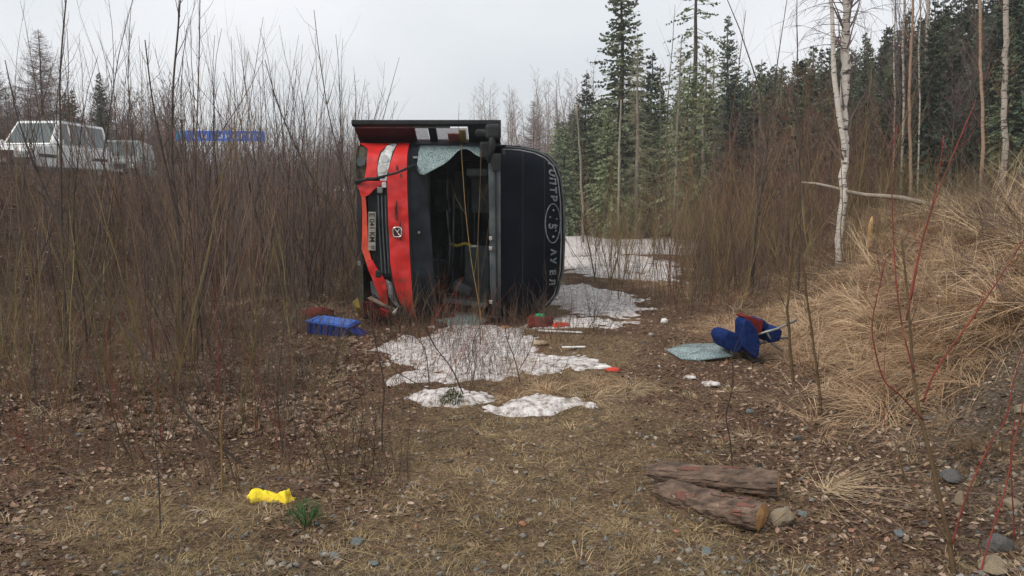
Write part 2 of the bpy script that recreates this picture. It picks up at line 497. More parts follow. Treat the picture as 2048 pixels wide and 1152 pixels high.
M['moss'] = mat('moss', (0.10, 0.10, 0.025), (0.055, 0.06, 0.015), 0.95, 12, 0.8)
M['seedling'] = mat('seedling_green', (0.035, 0.11, 0.025), (0.05, 0.09, 0.03), 0.7, 12)
M['twig_grey'] = randmat('grey_brown_twigs', [(0.09, 0.066, 0.058), (0.138, 0.1, 0.083), (0.18, 0.133, 0.111)], noise=2)
M['twig_brown'] = randmat('brown_twigs', [(0.109, 0.059, 0.043), (0.161, 0.091, 0.065), (0.19, 0.124, 0.086)], noise=2)
M['twig_olive'] = randmat('olive_twigs', [(0.121, 0.096, 0.041), (0.184, 0.142, 0.063), (0.222, 0.164, 0.073)], noise=2)
M['twig_red'] = randmat('red_twigs', [(0.181, 0.047, 0.032), (0.259, 0.07, 0.04)], noise=2)
M['twig_dark'] = randmat('dark_twigs', [(0.045, 0.035, 0.03), (0.074, 0.054, 0.045)], noise=2)
M['twig_pink'] = randmat('far_birch_twigs', [(0.22, 0.145, 0.13), (0.30, 0.20, 0.18)], noise=1)
M['twig_purple'] = randmat('far_purple_twigs', [(0.13, 0.095, 0.09), (0.19, 0.14, 0.13)], noise=1)
M['red_stem'] = mat('dogwood_red_stem', (0.24, 0.040, 0.028), (0.12, 0.035, 0.024), 0.7, 9, c3=(0.30, 0.12, 0.06))
M['stem_brown'] = mat('olive_brown_stem', (0.085, 0.055, 0.030), (0.13, 0.085, 0.04), 0.7, 7, 0.3)
M['stem_yellow'] = mat('yellow_olive_stem', (0.26, 0.17, 0.06), (0.20, 0.13, 0.05), 0.7, 7)
M['stem_dark'] = mat('dark_stem', (0.05, 0.040, 0.034), (0.085, 0.065, 0.052), 0.8, 7, 0.3)
M['straw'] = randmat('dry_grass', [(0.20, 0.12, 0.067), (0.42, 0.27, 0.155), (0.62, 0.45, 0.29)], rough=0.7, noise=4)
M['palestraw'] = randmat('pale_dry_grass', [(0.441, 0.32, 0.19), (0.63, 0.5, 0.323)], rough=0.7, noise=4)
M['shortgrass'] = randmat('short_dead_grass', [(0.149, 0.11, 0.056), (0.265, 0.193, 0.1), (0.414, 0.308, 0.175)], rough=0.8, noise=6)
M['leaf'] = randmat('dead_leaves', [(0.063, 0.039, 0.028), (0.138, 0.083, 0.055), (0.207, 0.127, 0.079), (0.149, 0.11, 0.086), (0.31, 0.209, 0.131), (0.098, 0.064, 0.048), (0.483, 0.374, 0.284), (0.23, 0.099, 0.058)], rough=0.75, spec=0.25)
M['pebble'] = randmat('pebbles', [(0.08, 0.08, 0.078), (0.16, 0.15, 0.135), (0.26, 0.22, 0.17), (0.12, 0.135, 0.14), (0.34, 0.30, 0.25), (0.2, 0.13, 0.09)], rough=0.85, noise=20)
M['rocktan'] = mat('tan_rock', (0.40, 0.32, 0.22), (0.28, 0.22, 0.15), 0.9, 14, 0.7, c3=(0.48, 0.42, 0.34))
M['rockgrey'] = mat('grey_rock', (0.17, 0.165, 0.16), (0.10, 0.098, 0.095), 0.9, 12, 0.7, c3=(0.36, 0.34, 0.31))
M['rockblue'] = mat('bluish_rock', (0.13, 0.16, 0.17), (0.19, 0.21, 0.21), 0.9, 12, 0.5)
M['rockorange'] = mat('orange_rock', (0.42, 0.20, 0.11), (0.32, 0.15, 0.09), 0.9, 12, 0.5)

# ------------------------------------------------------------------ ground
def axis(lo, hi, fine_lo, fine_hi, step, grow=1.07):
    a = list(np.arange(fine_lo, fine_hi, step))
    s = step; v = fine_hi
    while v < hi: a.append(v); s *= grow; v += s
    a.append(hi)
    s = step; v = fine_lo; b = []
    while v > lo: s *= grow; v -= s; b.append(max(v, lo))
    return np.array(sorted(set(b + a)))

xs = axis(-600, 600, -3.2, 3.8, 0.035)
ys = axis(-60, 900, 2.2, 9.5, 0.035, 1.06)
GX, GY = np.meshgrid(xs, ys)
GZ = H(GX, GY)
me = gridmesh('ground', GX, GY, GZ, M['ground'])
g = bpy.data.objects.new('ground', me); COL.objects.link(g)
tag(g, kind='structure', label='brown leaf covered ground with a worn grassy track and a bank at the right')

def zones(x, y):
    n = fbm(x * 0.9, y * 0.9, 41) - 0.5
    n2 = fbm(x * 2.6, y * 2.6, 51) - 0.5
    cx = np.interp(y, [0, 4, 7, 12], [-0.1, 0.15, 0.35, 0.6])
    w = np.interp(y, [0, 4, 7, 12], [1.5, 1.3, 1.2, 0.7])
    path = sm(1.3 - np.abs(x - cx) / w + 1.6 * n + 0.8 * n2)
    path = np.maximum(path, sm(1.4 - np.hypot((x + 1.9) / 0.9, (y - 3.9) / 0.8) + n * 2) * (y < 6))
    path = path * (y < 20)
    t = toe(y)
    bank = sm((x - t + 0.1) / 1.0)
    straw = bank * sm((y - 4.8) / 2.5) * sm(0.75 + 3.2 * n)
    straw = np.maximum(straw, sm((y - 7) / 3) * sm((x - 1.5) / 1.5) * sm(0.6 + 3 * n) * 0.8 * (y < 40))
    straw = np.maximum(straw, sm(1.2 - np.hypot((x - 0.75) / 0.9, (y - 7.1) / 0.7) + 2 * n) * 0.9)
    grav = bank * (1 - 0.6 * straw) * sm((7 - y) / 2) + sm(0.9 - np.abs(y - 3.0) / 0.8 + 2 * n) * 0.7
    return np.clip(path, 0, 1), np.clip(straw, 0, 1), np.clip(grav, 0, 1)

zp, zs, zg = zones(GX, GY)
ca = me.color_attributes.new('zone', 'FLOAT_COLOR', 'POINT')
arr = np.stack([zp, zs, zg, np.ones_like(zp)], -1).reshape(-1).astype(np.float32)
ca.data.foreach_set('color', arr)

# road on the embankment
ry = np.linspace(-20, 260, 90)
RX, RY = np.meshgrid(np.linspace(0, 1, 9), ry)
rx0 = -20.5 - 0.0 * RY
RXX = rx0 + RX * 7.5
RZ = H(RXX, RY) * 0 + 2.25 + 0.10 + 0.03 * np.sin(RX * math.pi)
rd = bpy.data.objects.new('road', gridmesh('road', RXX, RY, RZ, M['asphalt'])); COL.objects.link(rd)
tag(rd, kind='structure')

# ------------------------------------------------------------------ snow
SNOW = []
def snow(cx, cy, rx, ry, step, thick, label, seed, thr=0.0, rot=0.0):
    gx = np.arange(-rx * 1.6, rx * 1.6, step); gy = np.arange(-ry * 1.6, ry * 1.6, step)
    X, Y = np.meshgrid(gx, gy)
    c, s_ = math.cos(rot), math.sin(rot)
    XX = cx + X * c - Y * s_; YY = cy + X * s_ + Y * c
    e = 1 - np.hypot(X / rx, Y / ry)
    k = 1.0 / max(rx, 0.25)
    v = e + 1.3 * (fbm(XX * 2.2 * min(k, 2) + 3, YY * 1.6 * min(k, 2), seed) - 0.5) + 0.55 * (fbm(XX * 9, YY * 7, seed + 5) - 0.5) - thr
    Z = H(XX, YY) + thick * np.clip(v * 2.2, -0.6, 1) + 0.012 * (fbm(XX * 14, YY * 14, seed + 9) - 0.5)
    me = gridmesh('snow_patch', XX, YY, Z, M['snow'], mask=v > -0.12)
    o = bpy.data.objects.new('snow_patch', me); COL.objects.link(o)
    tag(o, label, kind='structure')
snow(-0.50, 8.95, 0.80, 1.45, 0.03, 0.055, 'large dirty snow patch in front of the overturned bus', 61, -0.06)
snow(0.22, 8.05, 0.50, 0.38, 0.025, 0.035, 'tongue of snow pointing right below the large patch', 67, -0.12)
snow(-0.58, 6.72, 0.34, 0.20, 0.015, 0.055, 'small oval snow patch with a moss tuft on it', 71, -0.08)
snow(0.20, 6.42, 0.36, 0.19, 0.015, 0.06, 'small snow patch nearest the camera, right of the oval one', 75, -0.08)
snow(0.75, 10.7, 0.75, 0.45, 0.03, 0.04, 'snow strip under the red bag beside the bus roof', 79, 0.05)
snow(1.25, 13.2, 0.75, 2.2, 0.05, 0.05, 'snow strip running back along the bus roof', 83, 0.0)
snow(2.6, 20.5, 1.5, 4.0, 0.1, 0.07, 'snow field behind the bus among brown stems', 87, 0.05)
snow(3.9, 30.0, 3.4, 7.0, 0.2, 0.08, 'far snow field behind the bus', 91, 0.0)

# ------------------------------------------------------------------ scatter with geometry nodes (uncountable things only)
def hidden_collection(name, meshes):
    c = bpy.data.collections.new(name)
    for i, m in enumerate(meshes):
        o = bpy.data.objects.new('%s_piece_%03d' % (name, i), m)
        c.objects.link(o)
    return c

def scatter(name, meshes, P, rot, scl, label):
    n = len(P)
    me = bpy.data.meshes.new(name)
    me.vertices.add(n); me.vertices.foreach_set('co', np.asarray(P, np.float32).ravel())
    a = me.attributes.new('rot', 'FLOAT_VECTOR', 'POINT'); a.data.foreach_set('vector', np.asarray(rot, np.float32).ravel())
    a = me.attributes.new('scl', 'FLOAT', 'POINT'); a.data.foreach_set('value', np.asarray(scl, np.float32).ravel())
    a = me.attributes.new('idx', 'INT', 'POINT'); a.data.foreach_set('value', rng.integers(0, len(meshes), n).astype(np.int32))
    o = bpy.data.objects.new(name, me); COL.objects.link(o)
    tag(o, label, kind='stuff')
    ng = bpy.data.node_groups.new(name, 'GeometryNodeTree')
    ng.interface.new_socket('Geometry', in_out='INPUT', socket_type='NodeSocketGeometry')
    ng.interface.new_socket('Geometry', in_out='OUTPUT', socket_type='NodeSocketGeometry')
    N = ng.nodes; L = ng.links
    gi = N.new('NodeGroupInput'); go = N.new('NodeGroupOutput')
    ci = N.new('GeometryNodeCollectionInfo')
    ci.inputs['Collection'].default_value = hidden_collection(name + '_pieces', meshes)
    ci.inputs['Separate Children'].default_value = True
    ci.inputs['Reset Children'].default_value = True
    ip = N.new('GeometryNodeInstanceOnPoints')
    ip.inputs['Pick Instance'].default_value = True
    def attr(nm, ty):
        x = N.new('GeometryNodeInputNamedAttribute'); x.data_type = ty; x.inputs['Name'].default_value = nm
        return x.outputs['Attribute']
    L.new(gi.outputs[0], ip.inputs['Points'])
    L.new(ci.outputs[0], ip.inputs['Instance'])
    L.new(attr('idx', 'INT'), ip.inputs['Instance Index'])
    er = N.new('FunctionNodeEulerToRotation')
    L.new(attr('rot', 'FLOAT_VECTOR'), er.inputs[0])
    L.new(er.outputs[0], ip.inputs['Rotation'])
    L.new(attr('scl', 'FLOAT'), ip.inputs['Scale'])
    L.new(ip.outputs[0], go.inputs[0])
    md = o.modifiers.new('scatter', 'NODES'); md.node_group = ng
    return o

def sample_view(n, ymin, ymax, power=1.0, xmargin=1.25, xr=None):
    """random ground points, denser nearby"""
    u = rng.random(n)
    y = ymin * (ymax / ymin) ** (u ** power)
    x = (rng.random(n) * 2 - 1) * 0.64 * y * xmargin
    if xr is not None:
        x = xr[0](y) + rng.random(n) * (xr[1](y) - xr[0](y))
    return x, y

def blade(acc, base, ang, L, w, lean, droop):
    d = Vector((math.cos(ang), math.sin(ang), 0)); s = Vector((-d.y, d.x, 0)) * w
    p = [Vector(base)]
    for k in (1, 2, 3):
        t = k / 3
        p.append(Vector(base) + d * (L * (lean * t + droop * t * t)) + Vector((0, 0, L * (t * (1 - lean * 0.4) - droop * 0.75 * t * t))))
    b = len(acc.v)
    for i, (q, ww) in enumerate(zip(p, (1, 0.9, 0.6))):
        acc.v.append(tuple(q - s * ww)); acc.v.append(tuple(q + s * ww))
    acc.v.append(tuple(p[3]))
    acc.f += [(b, b + 1, b + 3, b + 2), (b + 2, b + 3, b + 5, b + 4), (b + 4, b + 5, b + 6)]

def tuft(n, L, w, rad, lean, droop, m, name='tuft'):
    a = Acc()
    for i in range(n):
        r = rad * math.sqrt(random.random()); t = random.random() * 6.28
        an = t + random.gauss(0, 0.8)
        blade(a, (r * math.cos(t), r * math.sin(t), -0.01), an, L * random.uniform(0.5, 1.1), w * random.uniform(0.7, 1.2), lean * random.uniform(0.4, 1.6), droop * random.uniform(0.3, 1.5))
    return a.mesh(name, m)

# leaf litter
leafm = []
for k in range(6):
    a = Acc()
    L = 0.022; W = 0.011 + 0.004 * random.random(); c = random.uniform(0.2, 0.9)
    pts = [(-L, 0, 0.004), (-L * 0.3, -W, 0.006 * c), (L * 0.4, -W * 0.8, 0.008 * c), (L, 0, 0.002), (L * 0.4, W * 0.8, 0.012 * c), (-L * 0.3, W, 0.010 * c)]
    b = 0; a.v += pts; a.v.append((0, 0, 0.0)); a.f += [(0, 1, 6), (1, 2, 6), (2, 3, 6), (3, 4, 6), (4, 5, 6), (5, 0, 6)]
    leafm.append(a.mesh('leaf', M['leaf']))
x, y = sample_view(120000, 2.3, 15, 0.9)
zp_, zs_, zg_ = zones(x, y)
keep = rng.random(len(x)) < (0.95 - 0.92 * zp_ - 0.45 * zs_ - 0.45 * zg_ * (x > 1.5)) * np.where(fbm(x * 2, y * 2, 77) > 0.42, 1, 0.35)
x, y = x[keep], y[keep]
P = np.stack([x, y, H(x, y) + 0.004], -1)
rot = np.stack([rng.normal(0, 0.35, len(x)), rng.normal(0, 0.35, len(x)), rng.random(len(x)) * 6.28], -1)
scatter('leaf_litter', leafm, P, rot, 0.22 + rng.random(len(x)) ** 3 * 1.05, 'brown dead leaves strewn over the ground')

y = 5.5 * (19 / 5.5) ** rng.random(60000); x = y * rng.uniform(-.70, -.12, 60000)
keep = (x < -1.3) & (fbm(x * 1.7, y * 1.7, 78) > .40); x, y = x[keep], y[keep]
P = np.stack([x, y, H(x, y) + 0.008], -1)
rot = np.stack([rng.normal(0, 0.45, len(x)), rng.normal(0, 0.45, len(x)), rng.random(len(x)) * 6.28], -1)
scatter('leaf_litter', leafm, P, rot, 0.5 + rng.random(len(x)) ** 2 * 1.5, 'dead leaves lying under the left thicket')
# short dead grass
gm = [tuft(16, 0.055, 0.0014, 0.05, 1.2, 0.5, M['shortgrass'], 'short_grass_tuft') for k in range(6)]
x, y = sample_view(60000, 2.3, 16, 0.85)
zp_, zs_, zg_ = zones(x, y)
keep = rng.random(len(x)) < 0.10 + 0.42 * zp_ + 0.3 * zs_
x, y = x[keep], y[keep]
P = np.stack([x, y, H(x, y)], -1)
rot = np.stack([rng.normal(0, 0.2, len(x)), rng.normal(0, 0.2, len(x)), rng.random(len(x)) * 6.28], -1)
scatter('short_dead_grass', gm, P, rot, 0.5 + rng.random(len(x)) * 0.9, 'short flattened dead grass on the track')

# long dry grass, mostly on the right bank
lm = [tuft(46, 0.36, 0.0022, 0.11, 0.8, 1.0, M['straw'], 'long_grass_tuft') for k in range(5)] + [tuft(26, 0.30, 0.002, 0.08, 1.2, 0.9, M['palestraw'], 'long_grass_tuft')]
x, y = sample_view(30000, 3.2, 34, 0.9, 1.35)
zp_, zs_, zg_ = zones(x, y)
keep = rng.random(len(x)) < np.clip(zs_ * 1.1 - 0.1, 0, 1) * 0.8 * np.where(fbm(x * 1.3, y * 1.3, 93) > .45, 1, .4) + 0.015 * (zp_ < 0.3) + 0.05 * sm((x - toe(y) + 0.5) / 1) + 0.08 * (y > 12)
keep &= ~((x > -2.0) & (x < 0.9) & (y > 10.1) & (y < 12))
keep &= ~((y < 5.6) & (rng.random(len(x)) < 0.72))
x, y = x[keep], y[keep]
P = np.stack([x, y, H(x, y)], -1)
rot = np.stack([rng.normal(0, 0.25, len(x)), rng.normal(0, 0.25, len(x)), rng.random(len(x)) * 6.28], -1)
scl = (0.45 + rng.random(len(x)) * 0.8) * np.where(x < toe(y) - 0.6, 0.6, 1.0) * np.where(y < 5.6, 0.6, 1.0)
scatter('long_dry_grass', lm, P, rot, scl, 'tan dry grass in clumps on the bank')

# pebbles
def rock_mesh(seed, m, sub=2, amp=0.35, sq=(1, 0.8, 0.6)):
    bm = bmesh.new(); bmesh.ops.create_icosphere(bm, subdivisions=sub, radius=1)
    r_ = random.Random(seed)
    pl = [(Vector((r_.gauss(0, 1), r_.gauss(0, 1), r_.gauss(0, 1))).normalized(), r_.uniform(0.45, 0.85)) for _ in range(14)]
    for v in bm.verts:
        n = v.co.normalized(); rr = 1.0
        for p, dd in pl:
            k = n.dot(p)
            if k > dd: rr = min(rr, dd / k)
        rr *= 1 + amp * 0.25 * (float(fbm(n.x * 2.5 + seed, n.y * 2.5 + n.z * 2, seed)) - 0.5) * 2
        v.co = Vector((n.x * rr * sq[0], n.y * rr * sq[1], n.z * rr * sq[2]))
    me = bpy.data.meshes.new('rock'); bm.to_mesh(me); bm.free(); me.materials.append(m)
    
    return me
pm = [rock_mesh(k, M['pebble'], 1) for k in range(6)]
x, y = sample_view(34000, 2.3, 11, 0.9)
zp_, zs_, zg_ = zones(x, y)
keep = rng.random(len(x)) < 0.12 + 0.85 * zg_ + 0.22 * zp_
x, y = x[keep], y[keep]
s_ = 0.005 + 0.026 * rng.random(len(x)) ** 4.5 + np.where((x > 1.4) & (rng.random(len(x)) < .03), .012, 0)
P = np.stack([x, y, H(x, y) + s_ * 0.2], -1)
rot = np.stack([rng.normal(0, 0.3, len(x)), rng.normal(0, 0.3, len(x)), rng.random(len(x)) * 6.28], -1)
scatter('gravel', pm, P, rot, s_, 'loose pebbles and gravel in the soil')

# fallen twigs lying about
tm = []
for k in range(5):
    a = Acc()
    p = [Vector((-0.16, 0, 0.012))]
    for j in range(4): p.append(p[-1] + Vector((0.08, random.gauss(0, 0.018), random.gauss(0, 0.006))))
    a.tube(p, [0.0028, 0.0026, 0.0022, 0.0016, 0.0008], 3)
    q = p[2]; a.tube([q, q + Vector((0.05, 0.05, 0.02)), q + Vector((0.11, 0.08, 0.02))], [0.0018, 0.0014, 0.0007], 3)
    tm.append(a.mesh('fallen_twig', M['twig_olive'] if k == 0 else (M['twig_grey'] if k % 2 else M['twig_brown'])))
x, y = sample_view(3800, 2.3, 14, 0.9)
P = np.stack([x, y, H(x, y)], -1)
rot = np.stack([rng.normal(0, 0.12, len(x)), rng.normal(0, 0.2, len(x)), rng.random(len(x)) * 6.28], -1)
scatter('fallen_twigs', tm, P, rot, 0.3 + rng.random(len(x)) * 0.7, 'thin broken twigs lying on the ground')

# ------------------------------------------------------------------ bare shrubs
def shrub_mesh(seed, n, h, spread, m, twigs=7, r0=0.010, base=0.12, up=0.75, lean=(0, 0), wild=1.0):
    rd = random.Random(seed); a = Acc()
    for i in range(n):
        an = rd.random() * 6.283; rr = base * math.sqrt(rd.random())
        p = Vector((rr * math.cos(an), rr * math.sin(an), -0.03))
        hh = h * rd.uniform(0.45, 1.0); seg = 9
        dirv = Vector((math.cos(an) * spread * rd.random() + lean[0], math.sin(an) * spread * rd.random() + lean[1], 1)).normalized()
        pts = [p.copy()]; st = hh / seg
        for k in range(seg):
            dirv = (dirv + Vector((rd.gauss(0, 0.055 * wild), rd.gauss(0, 0.055 * wild), 0.045 * up))).normalized()
            p = p + dirv * st; pts.append(p.copy())
        r = r0 * rd.uniform(0.6, 1.25) * (hh / h) ** 0.7
        rads = [r * (1 - 0.78 * k / seg) for k in range(seg + 1)]
        a.tube(pts, rads, 4 if r > 0.008 else 3)
        for j in range(twigs):
            t = rd.uniform(0.22, 0.97); k = min(int(t * seg), seg - 1); q = pts[k].lerp(pts[k + 1], t * seg - k)
            ta = rd.random() * 6.283; L = hh * rd.uniform(0.10, 0.30) * (1.1 - 0.5 * t)
            d = ((pts[k + 1] - pts[k]).normalized() * 1.2 + Vector((math.cos(ta), math.sin(ta), 0.2)) * rd.uniform(0.35, 0.9) * wild).normalized()
            tp = [q]
            for _ in range(3):
                d = (d + Vector((rd.gauss(0, .07), rd.gauss(0, .07), 0.16))).normalized(); tp.append(tp[-1] + d * L / 3)
            rt = rads[k] * 0.5
            a.tube(tp, [rt, rt * .8, rt * .55, rt * .22], 3)
            if rd.random() < 0.5:
                ta += 1.5; d2 = (d + Vector((math.cos(ta), math.sin(ta), 0.2)) * 0.5).normalized()
                a.tube([tp[1], tp[1] + d2 * L * 0.3, tp[1] + (d2 + Vector((0, 0, .2))) * L * 0.55], [rt * .5, rt * .4, rt * .18], 3)
    return a.mesh('shrub', m)

def put(mesh, name, x, y, sc, rz, label, cat, group=None, tilt=(0, 0)):
    o = bpy.data.objects.new(name, mesh); COL.objects.link(o)
    o.location = (x, y, h1(x, y)); o.rotation_euler = (tilt[0], tilt[1], rz); o.scale = (sc,) * 3
    return tag(o, label, cat, group)

tall = [shrub_mesh(100 + k, max(3, int(n * .65)), h, sp, M[mm], tw, r0 * 1.0, 0.22, wild=1.25) for k, (n, h, sp, mm, tw, r0) in enumerate([
    (8, 4.6, 0.34, 'twig_grey', 9, 0.013), (6, 5.2, 0.25, 'twig_grey', 10, 0.016), (11, 4.0, 0.42, 'twig_brown', 8, 0.011),
    (7, 4.8, 0.30, 'twig_dark', 9, 0.015), (9, 3.6, 0.40, 'twig_brown', 9, 0.010), (6, 4.4, 0.30, 'twig_olive', 9, 0.012)])]
midm = [shrub_mesh(200 + k, max(5, int(n * .7)), h, sp * 1.3, M[mm], 10, r0 * .9, 0.3, wild=1.7) for k, (n, h, sp, mm, r0) in enumerate([
    (12, 2.2, 0.35, 'twig_brown', 0.007), (12, 1.9, 0.40, 'twig_grey', 0.006), (10, 2.4, 0.3, 'twig_olive', 0.007),
    (7, 1.8, 0.3, 'twig_red', 0.006), (12, 1.7, 0.45, 'twig_brown', 0.005), (10, 2.0, 0.35, 'twig_dark', 0.006)])]
lowm = [shrub_mesh(300 + k, max(4, n // 2), h, 0.7, M[mm], 8, 0.004, 0.35, wild=1.9) for k, (n, h, mm) in enumerate([
    (9, 1.0, 'twig_brown'), (9, 0.8, 'twig_grey'), (8, 1.1, 'twig_olive'), (6, 1.0, 'twig_red'), (9, 0.7, 'twig_brown'), (8, 0.9, 'twig_dark')])]

def where_left(px, d):
    a = ('at the left picture edge' if px < 60 else 'in front of the white car' if px < 200 else 'in front of the grey car' if px < 330 else
         'under the blue board' if px < 530 else 'between the blue board and the bus' if px < 640 else 'close beside the bus')
    b = 'front row' if d < 10.5 else 'second row' if d < 14 else 'middle rows' if d < 19 else 'rear rows'
    return a, b
def where_right(px, d):
    a = ('beside the bus roof' if px < 1260 else 'below the tall spruce' if px < 1330 else 'below the sparse larch' if px < 1440 else
         'above the blue seat wreck' if px < 1580 else 'left of the white birch' if px < 1690 else 'between the white birch and the stump' if px < 1790 else
         'behind the fallen trunk' if px < 1900 else 'at the right picture edge')
    b = 'near' if d < 17 else 'half way back' if d < 26 else 'far back'
    return a, b
TC = ['grey brown', 'pale grey brown', 'reddish brown', 'dark', 'short brown', 'olive']
MC = ['brown', 'grey', 'olive', 'red', 'broad brown', 'dark']
PXo = lambda x, y: 1024 + F_PX * x / y
# tall willow shrubs of the left thicket
cnt = 0
while cnt < 140:
    y = 9.6 * (25 / 9.6) ** (random.random() ** 0.8) if cnt > 14 else random.uniform(6.6, 9.6)
    fx = random.uniform(-0.68, -0.19) * 1.02
    x = fx * y
    if x > -2.7: continue
    if 22 < y and x < -10: continue
    k = random.choice([0, 0, 1, 1, 2, 3, 3, 4, 5])
    px = PXo(x, y)
    if px < 340 and random.random() < 0.66: continue
    if 340 < px < 545 and random.random() < 0.45: continue
    topz = EYE + (400 - np.interp(px, [0, 300, 480, 720], [60, 10, 70, 120]) + random.uniform(-190, 90)) / F_PX * y
    hs = float(np.clip((topz - h1(x, y)) / [4.6, 5.2, 4.0, 4.8, 3.6, 4.4][k], .45, 1.25))
    a_, b_ = where_left(px, y)
    put(tall[k], 'willow_shrub', x, y, hs, random.random() * 6.28,
        'tall %s willow %s, %s' % (TC[k], a_, b_), 'shrub', 'tall willow shrubs of the left thicket',
        (random.gauss(0, 0.05), random.gauss(0, 0.07)))
    cnt += 1
# medium shrubs left
for i in range(40):
    y = 11.8 * (22 / 11.8) ** (random.random() ** 0.7)
    x = random.uniform(-0.68, -0.17) * y
    if -2.6 < x and y > 8.5: x -= 1.2
    k = random.randrange(6); px = PXo(x, y)
    hs = random.uniform(0.5, 0.95) * (0.6 if h1(x, y) > .9 else 1)
    a_, b_ = where_left(px, y)
    put(midm[k], 'bare_shrub', x, y, hs, random.random() * 6.28,
        'low %s bare shrub %s, %s' % (MC[k], a_, b_), 'shrub', 'low bare shrubs of the left thicket', (random.gauss(0, 0.08), random.gauss(0, 0.08)))
for i in range(46):
    y = random.uniform(4.6, 9.0); x = random.uniform(-0.66, -0.24) * y
    if abs(x + 2.25) < .5 and y > 8.2: continue
    k = random.choice([0, 1, 3, 5, 5, 2]); px = PXo(x, y)
    a_ = 'in the left foreground' if px < 300 else 'behind the dry roots' if px < 450 else 'above the yellow bag' if px < 620 else 'before the left end of the snow'
    put(midm[k], 'sparse_shrub', x, y, random.uniform(0.4, 0.8), random.random() * 6.28, 'single thin %s shrub %s, %s' % (MC[k], a_, 'close' if y < 6 else 'before the thicket'), 'shrub', 'thin single shrubs before the left thicket')
# right, behind the bus and around the bank
for i in range(105):
    y = 12.5 * (40 / 12.5) ** random.random()
    x = random.uniform(0.105, 0.46) * y
    if x < 1.6 and y < 20: continue
    if 0.09 < x / y < 0.21 and y < 34 and random.random() < 0.5: continue
    if random.random() < 0.72: k = random.choice([0, 1, 2, 4, 5]); me_, cc = midm[k], MC[k]
    else: k = random.choice([2, 4, 5]); me_, cc = tall[k], 'tall ' + TC[k]
    a_, b_ = where_right(PXo(x, y), y)
    put(me_, 'bare_shrub', x, y, random.uniform(0.7, 1.15), random.random() * 6.28,
        '%s leafless shrub %s, %s' % (cc, a_, b_), 'shrub', 'brown shrubs right of the bus', (random.gauss(0, 0.07), random.gauss(0, 0.07)))
for i in range(24):
    y = random.uniform(13, 26); x = random.uniform(0.25, 0.42) * y
    k = random.choice([2, 2, 4, 5]); a_, b_ = where_right(PXo(x, y), y)
    put(tall[k], 'bare_shrub', x, y, random.uniform(0.55, 0.95), random.random() * 6.28,
        'head high %s leafless shrub %s, %s' % (TC[k], a_, b_), 'shrub', 'tall reddish shrubs beside the birch')
for i in range(70):
    y = random.uniform(14, 30); x = random.uniform(0.42, 0.68) * y
    k = random.randrange(6); a_, b_ = where_right(PXo(x, y), y)
    put(midm[k], 'bare_shrub', x, y, random.uniform(0.35, 0.7), random.random() * 6.28,
        '%s shrub on the bank %s, %s' % (MC[k], a_, b_), 'shrub', 'bare shrubs on top of the bank')

# fine undergrowth nobody could count
def low_scatter(n, ymin, ymax, xf, name, label, meshes, smin, smax, excl=None, pw=1.0):
    u = rng.random(n) ** pw; y = ymin * (ymax / ymin) ** u
    x = y * (xf[0] + rng.random(n) * (xf[1] - xf[0]))
    if excl is not None:
        k = ~excl(x, y); x, y = x[k], y[k]
    hh = H(x, y)
    P = np.stack([x, y, hh], -1)
    rot = np.stack([rng.normal(0, 0.12, len(x)), rng.normal(0, 0.12, len(x)), rng.random(len(x)) * 6.28], -1)
    sc = smin + rng.random(len(x)) * (smax - smin)
    sc = np.where((x < 0) & (hh > 0.7) & (y < 60), sc * 0.55, sc)
    sc = np.where((x / y > 0.40), sc * np.where(x / y > 0.46, 0.5, 0.7), sc)
    return scatter(name, meshes, P, rot, sc, label)
busbox = lambda x, y: (x > -2.35) & (x < 1.0) & (y > 10.25) & (y < 19)
low_scatter(360, 10.0, 24, (-0.70, -0.17), 'undergrowth', 'thin brown stems filling the left thicket', lowm[:3] + lowm[4:] + midm[:2], 0.5, 1.25, lambda x, y: busbox(x, y) | ((x > -2.2) & (y < 10)) | ((x > -1.9)) | ((np.abs(x + 2.25) < .5) & (y > 8.6) & (y < 10.3)), 0.5)
low_scatter(230, 4.6, 11, (-0.66, -0.13), 'undergrowth', 'sparse red and brown shoots before the left thicket', lowm, 0.5, 1.1)
low_scatter(1050, 11.5, 55, (0.08, 0.62), 'undergrowth', 'thin brown stems behind and right of the bus', lowm + midm[:3] * 2, 0.6, 1.35,
            lambda x, y: busbox(x, y) | ((x / y < 0.22) & (y < 34) & (rng.random(len(x)) < 0.72)) | ((x < 1.7) & (y < 20)))
low_scatter(120, 6.8, 10, (-0.17, 0.06), 'undergrowth', 'sparse thin stems standing in the snow before the bus', lowm, 0.35, 0.9, lambda x, y: (x > 0.3))
low_scatter(70, 9.3, 10.1, (-0.15, 0.12), 'undergrowth', 'upright weeds standing along the bus front', lowm, 0.5, 1.15)
low_scatter(230, 2.6, 6.5, (-0.66, 0.64), 'undergrowth', 'single thin weed stalks in the foreground', lowm[:3], 0.15, 0.4, lambda x, y: (np.abs(x) < 0.9) & (rng.random(len(x)) < 0.8))
low_scatter(2400, 24, 110, (-0.75, 0.30), 'undergrowth', 'distant brown brush behind the thicket', midm[:3] + midm[4:] + [tall[2]], 0.6, 1.1,
            lambda x, y: ((x < -12) & (y < 50)) | ((x > 0) & (y < 40)))
M['weed'] = randmat('brown_weeds', [(0.057, 0.036, 0.028), (0.114, 0.073, 0.052), (0.19, 0.135, 0.095), (0.09, 0.071, 0.042), (0.081, 0.052, 0.044)], noise=5)
wm_ = [tuft(34, 0.42, 0.0030, 0.22, 0.9, 0.6, M['weed'], 'weed_tuft') for k in range(5)]
